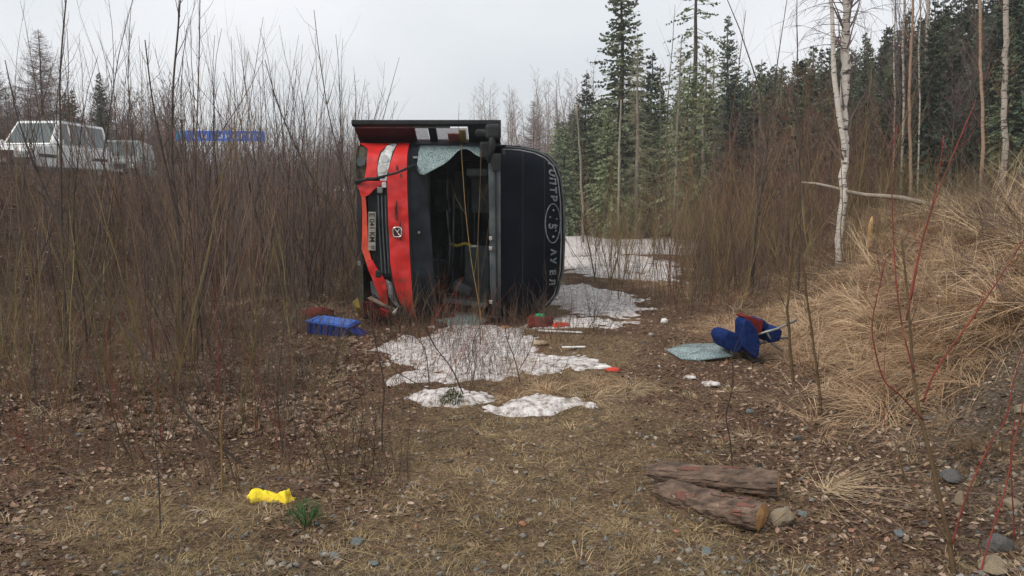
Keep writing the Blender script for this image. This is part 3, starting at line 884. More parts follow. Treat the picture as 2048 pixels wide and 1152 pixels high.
def weeds(n, ymin, ymax, xf, label, excl):
    y = ymin * (ymax / ymin) ** (rng.random(n) ** .75); x = y * rng.uniform(xf[0], xf[1], n)
    k = ~excl(x, y); x, y = x[k], y[k]; n = len(x)
    scatter('weeds', wm_, np.stack([x, y, H(x, y)], -1), np.stack([rng.normal(0, .2, n), rng.normal(0, .2, n), rng.random(n) * 6.28], -1), (.22 + rng.random(n) * .45) * (1 + np.clip(y - 8, 0, 30) / 22), label)
weeds(5600, 6.6, 34, (-.70, -.18), 'brown dead weeds on the floor of the left thicket', lambda x, y: busbox(x, y) | (x > -1.9) | ((np.abs(x + 2.25) < .55) & (y > 8.6) & (y < 10.3)))
weeds(3600, 11, 45, (.07, .62), 'brown dead weeds behind and right of the bus', lambda x, y: busbox(x, y) | ((x / y < .24) & (y < 36) & (rng.random(len(x)) < .85)))
# brush pile of dead twigs on the bank
dead = [shrub_mesh(400 + k, 14, 1.3, 1.6, M['palestraw' if k < 1 else 'twig_olive' if k < 2 else 'twig_grey'], 6, 0.005, 0.3, up=-1.2) for k in range(4)]
n = 200; y = rng.uniform(5.2, 12.5, n); x = toe(y) + rng.uniform(1.0, 4.5, n)
P = np.stack([x, y, H(x, y)], -1)
rot = np.stack([rng.normal(0, 0.5, n), rng.normal(0, 0.5, n), rng.random(n) * 6.28], -1)
scatter('brush_pile', dead, P, rot, 0.35 + rng.random(n) * 0.5, 'tangle of dead arching twigs on top of the bank')

# ------------------------------------------------------------------ trees
def conifer(seed, h, rad, mneed, mbark, start=0.12, whorl=0.26, nb=6, droop=0.35, dens=1.0, sparse=False, bare=False, needle=0.26, top_only=0.0):
    """returns trunk mesh and crown mesh"""
    rd = random.Random(seed)
    tr = Acc(); cr = Acc()
    pts = []; px_, py_ = 0, 0
    for k in range(11):
        pts.append(Vector((px_, py_, -0.2 + (h + 0.2) * k / 10))); px_ += rd.gauss(0, 0.03); py_ += rd.gauss(0, 0.03)
    r0 = 0.012 * h + 0.02
    tr.tube(pts, [r0 * (1 - 0.95 * k / 10) + 0.008 for k in range(11)], 7)
    def axis_at(z):
        t = min(max((z + 0.2) / (h + 0.2) * 10, 0), 9.999); k = int(t); return pts[k].lerp(pts[k + 1], t - k)
    z = h * start
    while z < h * 0.985:
        f = (z / h - start) / (1 - start)
        L0 = rad * ((1 - f) ** 0.85) * (0.55 + 0.45 * min(1, f * 6)) + 0.10
        c = nb if f < 0.85 else max(3, nb - 2)
        off = rd.random() * 6.28
        for b in range(c):
            if rd.random() > dens: continue
            an = off + b * 6.283 / c + rd.gauss(0, 0.25)
            L = L0 * rd.uniform(0.55, 1.15)
            d = Vector((math.cos(an), math.sin(an), 0))
            p0 = axis_at(z + rd.uniform(-.5, .5) * whorl); q = [p0]
            dz = (0.25 if f > 0.6 else 0.0) - droop * (1 - f) * 0.6 + rd.gauss(0, .14)
            n = 4
            for k in range(1, n + 1):
                t = k / n
                q.append(p0 + d * (L * t) + Vector((0, 0, L * (dz * t - droop * 0.5 * t * t * (1 - f) + 0.16 * t ** 3))))
            rr = 0.006 + 0.012 * L / 2
            cr.tube(q, [rr, rr * .8, rr * .6, rr * .45, rr * .2], 3)
            side = Vector((-d.y, d.x, 0))
            m_ = max(4, int(L / (0.10 if bare else 0.07 if not sparse else 0.13)))
            for k in range(m_):
                t = (k + rd.random()) / m_
                if t < (0.12 if not sparse else 0.25): continue
                i = min(int(t * n), n - 1); base = q[i].lerp(q[i + 1], t * n - i)
                for sgn in (-1, 1):
                    wl = needle * (0.45 + 0.8 * (1 - t)) * rd.uniform(0.6, 1.3) * (0.5 + 0.5 * min(1, L))
                    dd = (side * sgn * rd.uniform(0.5, 1.0) + d * rd.uniform(0.3, 0.9) + Vector((0, 0, rd.uniform(-0.95, 0.35)))).normalized()
                    tip = base + dd * wl
                    if bare:
                        w = 0.010; up_ = Vector((0, 0, w))
                        cr.poly([base - up_, tip, base + up_])
                        tip2 = base + (dd + Vector((rd.gauss(0, .5), rd.gauss(0, .5), .3))).normalized() * wl * .8
                        cr.poly([base - side * w, tip2, base + side * w])
                    else:
                        w = needle * rd.uniform(0.16, 0.30)
                        pv = dd.cross(Vector((rd.gauss(0, 1), rd.gauss(0, 1), rd.gauss(0, 1)))).normalized() * w
                        mid = base.lerp(tip, 0.55)
                        cr.poly([base, mid + pv, tip, mid - pv])
        z += whorl * rd.uniform(0.7, 1.25) * (1.25 if sparse else 1)
    return tr.mesh('trunk', mbark, True), cr.mesh('crown', mneed)

def broadleaf(seed, h, mtwig, mbark, r0, crown_from=0.35, nb=26, spread=0.32, lean=0.0, twig=5, wander=0.05, tw=0.006):
    rd = random.Random(seed); tr = Acc(); cr = Acc()
    p = Vector((0, 0, -0.2)); pts = [p.copy()]; d = Vector((lean, 0, 1)).normalized()
    for k in range(12):
        d = (d + Vector((rd.gauss(0, wander), rd.gauss(0, wander), 0.06))).normalized(); p = p + d * (h + .2) / 12; pts.append(p.copy())
    tr.tube(pts, [r0 * (1 - 0.9 * k / 12) for k in range(13)], 8)
    for b in range(nb):
        t = crown_from + (1 - crown_from) * (b + rd.random()) / nb
        k = min(int(t * 12), 11); q = pts[k].lerp(pts[k + 1], t * 12 - k)
        an = rd.random() * 6.283; L = h * spread * (1.15 - t) * rd.uniform(0.5, 1.2) + 0.3
        dd = Vector((math.cos(an), math.sin(an), rd.uniform(0.5, 1.5))).normalized(); tp = [q]
        for _ in range(5):
            dd = (dd + Vector((rd.gauss(0, .13), rd.gauss(0, .13), 0.10))).normalized(); tp.append(tp[-1] + dd * L / 5)
        rr = r0 * 0.28 * (1.1 - t) + 0.006
        cr.tube(tp, [rr, rr * .8, rr * .62, rr * .45, rr * .3, rr * .12], 3)
        for j in range(twig * 2):
            u = rd.uniform(0.15, 1); i = min(int(u * 5), 4); s = tp[i].lerp(tp[i + 1], u * 5 - i)
            a2 = rd.random() * 6.283; d2 = (dd + Vector((math.cos(a2), math.sin(a2), rd.uniform(-.3, .5))) * 0.8).normalized()
            l2 = L * rd.uniform(0.15, 0.4); e = s + d2 * l2; md = s.lerp(e, .5) + Vector((rd.gauss(0, .03), rd.gauss(0, .03), .02)) * l2 * 2
            cr.tube([s, md, e], [rr * .35, rr * .25, rr * .1], 3)
            for _ in range(3):
                a3 = rd.random() * 6.283; d3 = (d2 + Vector((math.cos(a3), math.sin(a3), rd.uniform(-.4, .4))) * .7).normalized()
                w = Vector((-d3.y, d3.x, 0)) * tw
                s3 = s.lerp(e, rd.random()); cr.poly([s3 - w, s3 + d3 * l2 * .6, s3 + w])
    return tr.mesh('trunk', mbark, True), cr.mesh('crown', mtwig)

def tree(name, meshes, x, y, sc, rz, label, cat='tree', group=None, z=None, sxy=1.0, crown=True, tilt=0):
    o = empty(name, (x, y, (h1(x, y) if z is None else z)), label, cat, group, (tilt, 0, rz))
    o.scale = (sc * sxy, sc * sxy, sc)
    for nm, me_ in (('trunk', meshes[0]), ('crown', meshes[1])):
        if nm == 'crown' and not crown: continue
        c = bpy.data.objects.new(nm, me_); COL.objects.link(c); c.parent = o
    return o

spA = conifer(1, 12, 2.0, M['needles'], M['bark'], 0.16, 0.25, 7, 0.55, 0.95, needle=0.25)
spB = conifer(2, 10, 1.9, M['needles_dark'], M['bark'], 0.05, 0.24, 7, 0.5, 0.95, needle=0.26)
spC = conifer(3, 7, 1.85, M['needles_light'], M['bark'], 0.05, 0.22, 7, 0.7, 0.9, needle=0.24)
spD = conifer(4, 8, 2.0, M['needles_olive'], M['palebark'], 0.05, 0.26, 6, 0.9, 0.75, needle=0.24)
spG = conifer(8, 9, 1.2, M['needles_grey'], M['palebark'], 0.10, 0.28, 6, 0.7, 0.85, bare=True, needle=0.5)
spE = conifer(5, 11, 2.2, M['needles_dark'], M['bark'], 0.02, 0.26, 7, 0.4, 0.95, needle=0.28)
larch = conifer(6, 10, 3.3, M['twig_purple'], M['bark'], 0.10, 0.20, 7, 0.05, 0.95, bare=True, needle=0.5)
pineS = conifer(7, 16, 2.1, M['needles_olive'], M['bark'], 0.50, 0.30, 5, 0.65, 0.75, sparse=True, needle=0.26)
bir = [broadleaf(20 + k, 11, M['twig_pink'], M['palebark'], 0.07, 0.25, 24, 0.20) for k in range(3)]
birP = [broadleaf(30 + k, 10, M['twig_purple'], M['bark'], 0.06, 0.2, 26, 0.28) for k in range(3)]

birF = [broadleaf(40 + k, 10, M['twig_purple'], M['palebark'], 0.09, 0.05, 40, 0.30, tw=0.03) for k in range(3)]
def X(px, d): return (px - 1024) / F_PX * d
rr_ = lambda: random.random() * 6.28
# named trees to the right of the bus
tree('spruce_tree', spA, X(1238, 38), 38, 1.04, 0.4, 'tall grey green spruce with a pointed top right behind the bus', sxy=1.25)
tree('spruce_tree', spB, X(1292, 42), 42, 0.93, 1.9, 'narrower dark spruce tucked against the right side of the tallest spruce', sxy=1.1)
tree('larch_tree', pineS, X(1382, 36), 36, 0.86, 0.7, 'sparse conifer with drooping pale branches and a bare trunk reaching out of the top')
tree('larch_tree', larch, X(1158, 52), 52, 0.82, 0.3, 'thin bare larch standing left of the tall spruce')
tree('larch_tree', larch, X(1066, 85), 85, 1.2, 2.3, 'far bare larch rising above the pink birch line')
for px, d, s, mm, lab in [(1130, 36, 0.72, spC, 'short light green spruce close behind the bus roof'),
                          (1165, 40, 0.80, spB, 'dark young spruce at the foot of the tall spruce'),
                          (1215, 34, 0.80, spC, 'pale green young spruce in front of the tall spruce'),
                          (1275, 34, 0.95, spG, 'grey lichen covered young larch right of the tall spruce'),
                          (1318, 36, 0.95, spD, 'olive green young spruce left of the sparse larch'),
                          (1345, 33, 0.90, spG, 'grey green lichen covered tree under the sparse larch'),
                          (1372, 34, 1.05, spC, 'bushy pale green spruce directly under the sparse larch'),
                          (1400, 32, 0.96, spD, 'olive yellow bushy conifer right of the sparse larch'),
                          (1425, 35, 0.9, spG, 'grey green ragged tree left of the reddish brush'),
                          (1445, 44, 0.95, spA, 'slim blue green spruce poking above the reddish brush')]:
    tree('young_spruce', mm, X(px, d), d, s, rr_(), lab)
birR = [broadleaf(50 + k, 7, M['twig_brown'], M['stem_dark'], 0.05, 0.05, 34, 0.30, tw=0.008, wander=0.07) for k in range(3)]
frr = random.Random(9)
for i in range(64):
    px = frr.uniform(1400, 1800); d = frr.uniform(17, 34); x = X(px, d)
    toph = np.interp(px, [1400, 1500, 1620, 1800], [330, 190, 140, 200]) + frr.uniform(-20, 150)
    a_ = 'right of the sparse larch' if px < 1500 else 'under the leaning slim trees' if px < 1600 else 'just left of the white birch' if px < 1690 else 'right of the white birch'
    tree('bare_young_tree', birR[i % 3], x, d, ((400 - toph) / F_PX * d + EYE - h1(x, d)) / 7, frr.random() * 6.28, 'reddish brown bare young tree %s, %s' % (a_, 'near' if d < 23 else 'farther back'), group='reddish bare young trees around the birch', sxy=1.2)
# forest on the slope

fr = random.Random(5)
def spot(px, d):
    a = ('left of the white birch' if px < 1660 else 'behind the white birch' if px < 1780 else 'behind the twin pale trunks' if px < 1880 else 'beside the tan birch trunk' if px < 2000 else 'at the right picture edge')
    return a, ('front rank' if d < 32 else 'second rank' if d < 44 else 'rear rank')
for i in range(190):
    d = fr.uniform(23, 62); px = fr.uniform(1430, 2210)
    if px < 1560: d = fr.uniform(40, 66)
    x = X(px, d)
    # tree line climbs to the right
    toph = np.interp(px, [1440, 1560, 1700, 1850, 2050, 2200], [165, 120, 95, 10, -70, -120])
    gz = h1(x, d)
    hgt = (400 - (toph + fr.uniform(-20, 95))) / F_PX * d + EYE - gz
    nm_, mm, bh = fr.choice([('dark', spB, 10), ('broad dark', spE, 11), ('broad dark', spE, 11), ('grey green', spA, 12), ('dark', spB, 10)])
    if px < 1620 and fr.random() < 0.35: nm_, mm, bh = 'olive green', spD, 8
    sc = max(0.35, hgt / bh)
    a_, b_ = spot(px, d)
    tree('spruce_tree', mm, x, d, sc, fr.random() * 6.28, '%s spruce on the wooded slope %s, %s' % (nm_, a_, b_), group='dark spruces of the right slope', sxy=fr.uniform(0.85, 1.25))
for i in range(70):
    px = fr.uniform(1110, 1500); d = fr.uniform(44, 75); x = X(px, d)
    nm_, mm, bh = fr.choice([('dark', spB, 10), ('grey green', spA, 12), ('light green', spC, 7), ('olive green', spD, 8), ('grey leafless', spG, 9), ('light green', spC, 7)])
    toph = np.interp(px, [1110, 1180, 1330, 1480], [270, 215, 185, 165]) + fr.uniform(-25, 70)
    a_ = 'left of the tall spruce' if px < 1190 else 'behind the tall spruce' if px < 1300 else 'behind the sparse larch' if px < 1400 else 'right of the sparse larch'
    tree('spruce_tree', mm, x, d, ((400 - toph) / F_PX * d + EYE) / bh, fr.random() * 6.28, '%s conifer in the forest edge %s' % (nm_, a_), group='mixed conifers behind the tall spruce', sxy=1.3)
for i in range(34):
    px = fr.uniform(1420, 2100); d = fr.uniform(20, 34)
    x = X(px, d)
    a_, b_ = spot(px, d)
    tree('bare_birch', birP[i % 3], x, d, fr.uniform(0.45, 0.72), fr.random() * 6.28, 'slender leafless tree %s, before the dark spruces' % a_, group='leafless trees before the dark spruces', sxy=0.8)
for i in range(95):
    px = fr.uniform(940, 1240); d = fr.uniform(78, 110)
    a_ = 'above the mirror end of the door' if px < 1010 else 'above the bus roof corner' if px < 1110 else 'left of the tall spruce'
    tree('bare_birch', bir[i % 3], X(px, d), d, fr.uniform(0.95, 1.35) * np.interp(px, [940, 1000, 1240], [.85, 1, 1.05]), fr.random() * 6.28, 'distant pinkish leafless birch %s' % a_, group='pink birch line behind the bus', sxy=1.2)
for i in range(90):
    px = fr.uniform(-60, 720); d = fr.uniform(55, 95)
    tree('bare_birch', birP[i % 3], X(px, d), d, fr.uniform(0.55, 0.95) * np.interp(px, [0, 320, 720], [1.05, 0.95, 0.85]), fr.random() * 6.28, 'distant purplish leafless tree ' + ('behind the cars' if px < 330 else 'behind the blue board' if px < 540 else 'left of the bus'), group='leafless trees beyond the road')
for px, d, s, mm, lab in [(100, 48, 0.93, larch, 'broad bare larch standing behind the white car'),
                          (4, 46, 0.75, larch, 'bare larch cut by the left picture edge'),
                          (165, 50, 0.62, spB, 'small dark spruce right of the broad bare larch'),
                          (215, 47, 0.60, spE, 'small dark spruce left of the grey car'),
                          (150, 60, 0.66, spE, 'far dark spruce between the bare larch and its right neighbour')]:
    tree('roadside_conifer', mm, X(px, d), d, s, rr_(), lab)
def far_wood(n, ymin, ymax, xf, label, meshes, smin, smax):
    y = rng.uniform(ymin, ymax, n); x = y * rng.uniform(xf[0], xf[1], n)
    P = np.stack([x, y, H(x, y)], -1)
    rot = np.stack([np.zeros(n), np.zeros(n), rng.random(n) * 6.28], -1)
    return scatter('far_wood', meshes, P, rot, smin + rng.random(n) * (smax - smin), label)
far_wood(380, 60, 105, (-0.78, -0.42), 'purplish brown far wood beyond the road', [m_[1] for m_ in birF], 0.45, 0.85)
far_wood(330, 62, 110, (-0.46, -0.12), 'purplish brown far wood beyond the road', [m_[1] for m_ in birF], 0.30, 0.62)
far_wood(150, 68, 100, (0.06, 0.30), 'far conifer wood behind the named trees', [spB[1], spA[1], birP[0][1], birP[1][1]], 0.5, 0.85)
far_wood(160, 62, 95, (0.26, 0.80), 'far dark conifer wood on the slope', [spB[1], spE[1], spE[1]], 0.8, 1.3)
# lone dead poles in the sky behind the bus
for px, d, hh, lab in [(716, 44, 8.4, 'lone dead pole tree rising left above the bus'), (741, 50, 7.6, 'thin crooked dead stem beside the lone pole tree'), (920, 60, 9.0, 'thin dead pole tree above the middle of the bus')]:
    x = X(px, d)
    a = Acc(); zz = [i / 6 * hh for i in range(7)]
    a.tube([Vector((0.06 * math.sin(i * 1.7 + px), 0, z_ - 0.2)) for i, z_ in enumerate(zz)], [0.055, .05, .045, .04, .03, .02, .008], 6)
    for k in range(7): a.tube([Vector((0, 0, hh * (.4 + .08 * k))), Vector((0.25 * (-1) ** k, 0, hh * (.4 + .08 * k) + 0.12))], [0.012, 0.004], 3)
    o = a.build('dead_pole_tree', M['stem_dark'], smooth=True); o.location = (x, d, h1(x, d)); tag(o, lab, 'dead tree')

# foreground birches
def trunk_line(name, pix, depth, rads, m, label, cat, twigs=0, seed=0, tm_=None, group=None, base=None, n=8):
    """a stem that leans as the photograph shows; it stands on the ground at its first point"""
    rd = random.Random(seed)
    b0 = at(pix[0][0], pix[0][1], depth)
    gz = h1(b0.x, b0.y)
    pts = [at(px, py, depth + 0.04 * i * (1 if seed % 2 else -1) * depth / 10) for i, (px, py) in enumerate(pix)]
    pts[0].z = min(pts[0].z, gz) - 0.05
    # refine with slight bends
    fine = []; fr_ = []
    for i in range(len(pts) - 1):
        for k in range(4):
            t = k / 4; p = pts[i].lerp(pts[i + 1], t)
            j = rads[min(i, len(rads) - 1)] * 0.35
            fine.append(p + Vector((rd.gauss(0, j), rd.gauss(0, j), 0)) * (1 if k else 0))
            fr_.append(rads[i] + (rads[i + 1] - rads[i]) * t)
    fine.append(pts[-1]); fr_.append(rads[-1])
    o = empty(name, (b0.x, b0.y, gz), label, cat, group)
    org = Vector((b0.x, b0.y, gz))
    a = Acc(); a.tube([p - org for p in fine], fr_, n, True)
    a.build('trunk', m, o, smooth=True)
    if twigs:
        c = Acc()
        for _ in range(twigs):
            i = rd.randint(len(fine) // 4, len(fine) - 2); q = fine[i] - org
            d = ((fine[i + 1] - fine[i]).normalized() + Vector((rd.gauss(0, .55), rd.gauss(0, .4), rd.uniform(0, .3)))).normalized()
            L = rd.uniform(0.2, 0.9) * depth / 12; tp = [q]
            for _k in range(4):
                d = (d + Vector((rd.gauss(0, .1), rd.gauss(0, .1), .1))).normalized(); tp.append(tp[-1] + d * L / 4)
            r = fr_[i] * 0.3
            c.tube(tp, [r, r * .8, r * .6, r * .4, r * .15], 3)
        c.build('twigs', tm_ or m, o)
    return o

bt = trunk_line('birch_tree', [(1680, 474), (1684, 420), (1690, 330), (1686, 260), (1690, 170), (1690, 90), (1692, 0), (1696, -120)], 12.6,
           [0.068, 0.058, 0.056, 0.062, 0.070, 0.066, 0.056, 0.045], M['birch'], 'white birch with black marks and a forked trunk on the bank', 'birch', 60, 1, M['twig_purple'], n=12)
org = bt.location.copy()
a = Acc(); pl = [at(px, py, 12.65) - org for px, py in [(1690, 300), (1678, 230), (1668, 150), (1666, 90), (1664, 20), (1650, -80)]]
a.tube(pl, [0.04, 0.042, 0.04, 0.036, 0.03, 0.02], 8); a.build('side_trunk', M['birch'], bt, smooth=True)
# spread crown of the birch: arching fine branches near the top of the view
a = Acc(); rdb = random.Random(3)
for k in range(46):
    s0 = at(1690 + rdb.uniform(-6, 6), rdb.uniform(-120, 110), 12.6) - org
    sg = -1 if rdb.random() < 0.62 else 1
    d = Vector((sg * rdb.uniform(.3, 1), rdb.gauss(0, .5), rdb.uniform(.1, 1))).normalized(); tp = [s0]
    L = rdb.uniform(.4, 1.1)
    for _ in range(5): d = (d + Vector((rdb.gauss(0, .12), rdb.gauss(0, .12), -.16))).normalized(); tp.append(tp[-1] + d * L / 5)
    a.tube(tp, [.009, .007, .006, .004, .003, .0015], 3)
    for j in range(6):
        q = tp[rdb.randint(1, 5)]; dd = (d + Vector((rdb.gauss(0, .6), rdb.gauss(0, .6), rdb.gauss(-.2, .4)))).normalized()
        a.tube([q, q + dd * .15, q + dd * .3 + Vector((0, 0, -.03))], [.003, .0025, .001], 3)
a.build('fine_branches', M['twig_purple'], bt)
trunk_line('birch_tree', [(1822, 378), (1821, 300), (1818, 200), (1822, 110), (1826, 30), (1826, -60)], 15.5, [0.028, 0.028, 0.027, 0.025, 0.022, 0.016], M['tanstem'], 'slim pinkish tan birch trunk right of the white forked birch', 'birch', 30, 2, M['twig_brown'])
trunk_line('birch_tree', [(1968, 330), (1965, 250), (1962, 150), (1960, 60), (1958, -60)], 17.0, [0.036, 0.034, 0.032, 0.030, 0.03], M['tanstem'], 'tan birch trunk in front of the dark spruces at far right', 'birch', 24, 3, M['twig_brown'])
trunk_line('birch_tree', [(2010, 330), (2008, 250), (2010, 160), (2012, 60), (2014, -60)], 19.0, [0.07, 0.065, 0.06, 0.06, 0.05], M['birch2'], 'mottled white birch trunk nearest the right picture edge', 'birch', 20, 4, M['twig_brown'])
for px, w, y0, dd, lab in [(1788, 0.05, 330, 24, 'thin pale trunk rising above the spruces left of the twin trunks'), (1806, 0.08, 330, 24, 'left one of the twin pale trunks high above the slope'),
                      (1838, 0.05, 340, 23, 'thin pale trunk between the twin trunks'), (1854, 0.12, 340, 24, 'thick pale trunk, right one of the twin trunks above the slope')]:
    trunk_line('birch_tree', [(px, y0), (px + 2, 200), (px - 1, 100), (px + 3, 20), (px + 2, -60)], dd, [w * .45, w * .45, w * .42, w * .42, w * .4], M['birch2'], lab, 'birch', 14, px, M['twig_purple'])
# grey green dead stem and pale sapling behind the bus
trunk_line('dead_spruce_stem', [(1236, 418), (1238, 340), (1240, 270), (1242, 200)], 30, [0.048, 0.045, 0.04, 0.03], M['palebark'], 'straight grey stem in front of the tall spruce', 'tree', 0, 5)
trunk_line('dead_spruce_stem', [(1168, 395), (1162, 330), (1158, 270), (1152, 210)], 30, [0.045, 0.042, 0.035, 0.025], M['palebark'], 'leaning grey stem left of the tall spruce', 'tree', 0, 6)
# other slim trees that stand out against the sky
for pix, dd, r0, m_, lab in [
    ([(1596, 640), (1600, 400), (1596, 200), (1594, 60), (1592, -60)], 12.0, 0.018, 'stem_dark', 'straight dark slim tree rising past the top edge left of the birch'),
    ([(1590, 838), (1582, 720), (1574, 620), (1584, 480), (1606, 330), (1612, 220), (1616, 120)], 6.9, 0.015, 'stem_brown', 'dark leaning sapling in front of the blue seat wreck'),
    ([(1652, 885), (1640, 790), (1628, 700), (1610, 560), (1598, 460), (1578, 360)], 6.1, 0.014, 'stem_brown', 'thin olive brown sapling right of the blue seat wreck'),
    ([(1500, 640), (1508, 480), (1535, 300), (1520, 180), (1480, 60), (1430, -60)], 13.0, 0.022, 'stem_dark', 'slim tree whose top leans left against the sky'),
    ([(1500, 660), (1512, 460), (1540, 240), (1560, 90), (1580, -40)], 13.2, 0.018, 'stem_dark', 'slim tree whose top leans right against the sky'),
    ([(1458, 560), (1462, 380), (1460, 250), (1478, 130), (1492, 20)], 16, 0.022, 'stem_brown', 'slim forked tree left of the leaning pair'),
    ([(1330, 560), (1332, 400), (1336, 200), (1345, 90), (1350, 10)], 26, 0.03, 'stem_brown', 'pair of thin tops standing in the sky left of the sparse larch')]:
    n_ = len(pix); trunk_line('slim_tree', pix, dd, [r0 * (1 - 0.8 * i / (n_ - 1)) for i in range(n_)], M[m_], lab, 'sapling', 22, int(pix[0][0]), M['twig_dark'], n=6)

# fallen trunk and stump on the bank
p0 = at(1600, 365, 13.2); p1 = at(1880, 412, 11.6)
p0.z = max(p0.z, h1(p0.x, p0.y) + .1); p1.z = max(p1.z, h1(p1.x, p1.y) + .05)
o = tubeo('fallen_trunk', [p0.lerp(p1, t / 8) + Vector((0, 0, 0.025 * math.sin(t * 1.3))) for t in range(9)], [0.018, .022, .024, .028, .03, .033, .036, .036, .03], M['palebark'])
tag(o, 'grey fallen tree trunk lying across behind the white birch', 'fallen trunk')
b = at(1744, 388, 12.2); bz = h1(b.x, b.y)
a = Acc(); tz = bz + .50
a.tube([(b.x, b.y, bz - .1), (b.x, b.y, (bz + tz) / 2), (b.x + .01, b.y, tz - .08), (b.x + .02, b.y, tz)], [.045, .042, .03, .004], 7)
tag(a.build('broken_stump', M['freshwood']), 'freshly splintered orange stump behind the fallen trunk', 'stump')

# ------------------------------------------------------------------ near stems, one by one
def near_shrub(name, stems, label, cat='shrub', seed=0, base_px=None, extra=6):
    """stems: list of (pixels, radius0, radius1, material, part name); stands where its first stem meets the ground"""
    rd = random.Random(seed)
    gp = ground(*(base_px or stems[0][0][0])); D = gp.y
    o = empty(name, gp, label, cat)
    for j, (pix, r0, r1, m_, pn) in enumerate(stems):
        dy = rd.gauss(0, 0.03)
        pts = [at(px, py, D + dy * i) for i, (px, py) in enumerate(pix)]
        if j == 0: pts[0] = gp + Vector((0, 0, -0.05))
        fine = []; rads = []; n_ = len(pts) - 1
        for i in range(n_):
            for k in range(4):
                t = k / 4
                a0 = pts[max(i - 1, 0)]; a1 = pts[i]; a2 = pts[i + 1]; a3 = pts[min(i + 2, n_)]
                p = 0.5 * ((2 * a1) + (a2 - a0) * t + (2 * a0 - 5 * a1 + 4 * a2 - a3) * t * t + (3 * a1 - a0 - 3 * a2 + a3) * t ** 3)
                fine.append(p); rads.append(r0 + (r1 - r0) * (i + t) / n_)
        fine.append(pts[-1]); rads.append(r1)
        if m_ in ('red_stem', 'twig_red'): rads = [q_ * .62 for q_ in rads]
        a = Acc(); a.tube([p - gp for p in fine], rads, 7, True)
        for _ in range(extra):
            i = rd.randint(len(fine) // 3, len(fine) - 2); q = fine[i] - gp
            dd = ((fine[i + 1] - fine[i]).normalized() + Vector((rd.gauss(0, .6), rd.gauss(0, .5), .2))).normalized()
            L = rd.uniform(.05, .25) * D / 4
            a.tube([q, q + dd * L * .5, q + (dd + Vector((0, 0, .25))).normalized() * L], [rads[i] * .45, rads[i] * .35, rads[i] * .15], 4)
        for i in range(3, len(fine) - 1, 3):   # buds
            q = fine[i] - gp; a.tube([q + Vector((rads[i] * .8, 0, 0)), q + Vector((rads[i] * 1.7, 0, rads[i] * 2))], [rads[i] * .5, rads[i] * .1], 4)
        a.build(pn, M[m_], o, smooth=True)
    return o

near_shrub('red_stemmed_shrub', [
    ([(1912, 1150), (1898, 1080), (1880, 1000), (1858, 900), (1838, 820), (1826, 740), (1822, 680), (1812, 560), (1802, 470)], .0125, .004, 'stem_brown', 'stem'),
    ([(1900, 1085), (1870, 1040), (1835, 990), (1802, 935), (1790, 880)], .006, .003, 'stem_brown', 'stem'),
    ([(1904, 1090), (1930, 1000), (1960, 930), (1990, 870), (2012, 840), (2028, 760), (2050, 690)], .0065, .0035, 'red_stem', 'stem'),
    ([(1846, 840), (1800, 790), (1768, 760), (1748, 690), (1745, 640), (1762, 560), (1772, 515)], .0065, .003, 'red_stem', 'stem'),
    ([(1828, 745), (1806, 660), (1792, 560), (1786, 450), (1784, 330), (1795, 250)], .006, .0025, 'red_stem', 'stem'),
    ([(1813, 640), (1835, 520), (1870, 400), (1910, 300), (1952, 200)], .0065, .003, 'red_stem', 'stem'),
    ([(1822, 600), (1845, 480), (1872, 380), (1888, 270)], .005, .0025, 'red_stem', 'stem'),
    ([(1846, 805), (1872, 740), (1935, 650), (1990, 570), (2060, 460)], .0075, .004, 'red_stem', 'stem')],
    'nearest red stemmed shrub, its forked brown base at the lower right', seed=1, extra=4)
near_shrub('red_stemmed_shrub', [
    ([(1955, 1150), (1985, 1060), (2010, 980), (2030, 880), (2052, 780)], .007, .004, 'red_stem', 'stem'),
    ([(2030, 1080), (2024, 980), (2022, 900), (2030, 840)], .005, .003, 'red_stem', 'stem')], 'red stemmed shrub at the right edge among tan rocks', seed=2, extra=3)
near_shrub('red_shoot', [([(1772, 880), (1768, 800), (1770, 700), (1778, 600)], .004, .002, 'red_stem', 'stem')], 'single upright red shoot left of the nearest red shrub', 'shoot', seed=3, extra=2)
near_shrub('yellow_red_shoot', [([(444, 985), (443, 900), (440, 840)], .0055, .005, 'stem_yellow', 'stem'), ([(440, 840), (437, 740), (434, 640), (430, 510)], .005, .0025, 'red_stem', 'stem')],
    'tall straight shoot, yellow at its foot and red above, left of the yellow bag', 'shoot', seed=4, extra=3)
near_shrub('red_shoot', [([(322, 880), (316, 790), (308, 700), (304, 640)], .006, .003, 'red_stem', 'stem'), ([(322, 880), (340, 800), (350, 740)], .004, .002, 'red_stem', 'stem')], 'short forked red shoot behind the pale dry root', 'shoot', seed=5, extra=4)
near_shrub('dark_sapling', [([(500, 930), (430, 880), (375, 830), (335, 770), (290, 710), (220, 610), (150, 500), (75, 370)], .010, .004, 'stem_dark', 'stem')], 'dark stem leaning far to the left across the thicket', 'sapling', seed=6, extra=9)
near_shrub('dark_sapling', [([(568, 905), (556, 820), (560, 720), (572, 640)], .006, .003, 'stem_dark', 'stem'), ([(560, 900), (530, 800), (490, 700)], .005, .002, 'twig_red', 'stem')], 'thin dark sapling just above the yellow bag', 'sapling', seed=7, extra=9)
near_shrub('dark_sapling', [([(366, 700), (362, 560), (356, 430), (345, 330), (346, 180), (356, 60), (362, -30)], .019, .008, 'stem_dark', 'stem'), ([(358, 450), (330, 330), (305, 200), (290, 80)], .016, .006, 'stem_dark', 'stem'), ([(372, 690), (385, 520), (392, 300), (398, 120), (400, -20)], .012, .005, 'twig_grey', 'stem')], 'thickest dark trunk in the left thicket, forking upward', 'sapling', seed=8, extra=14)
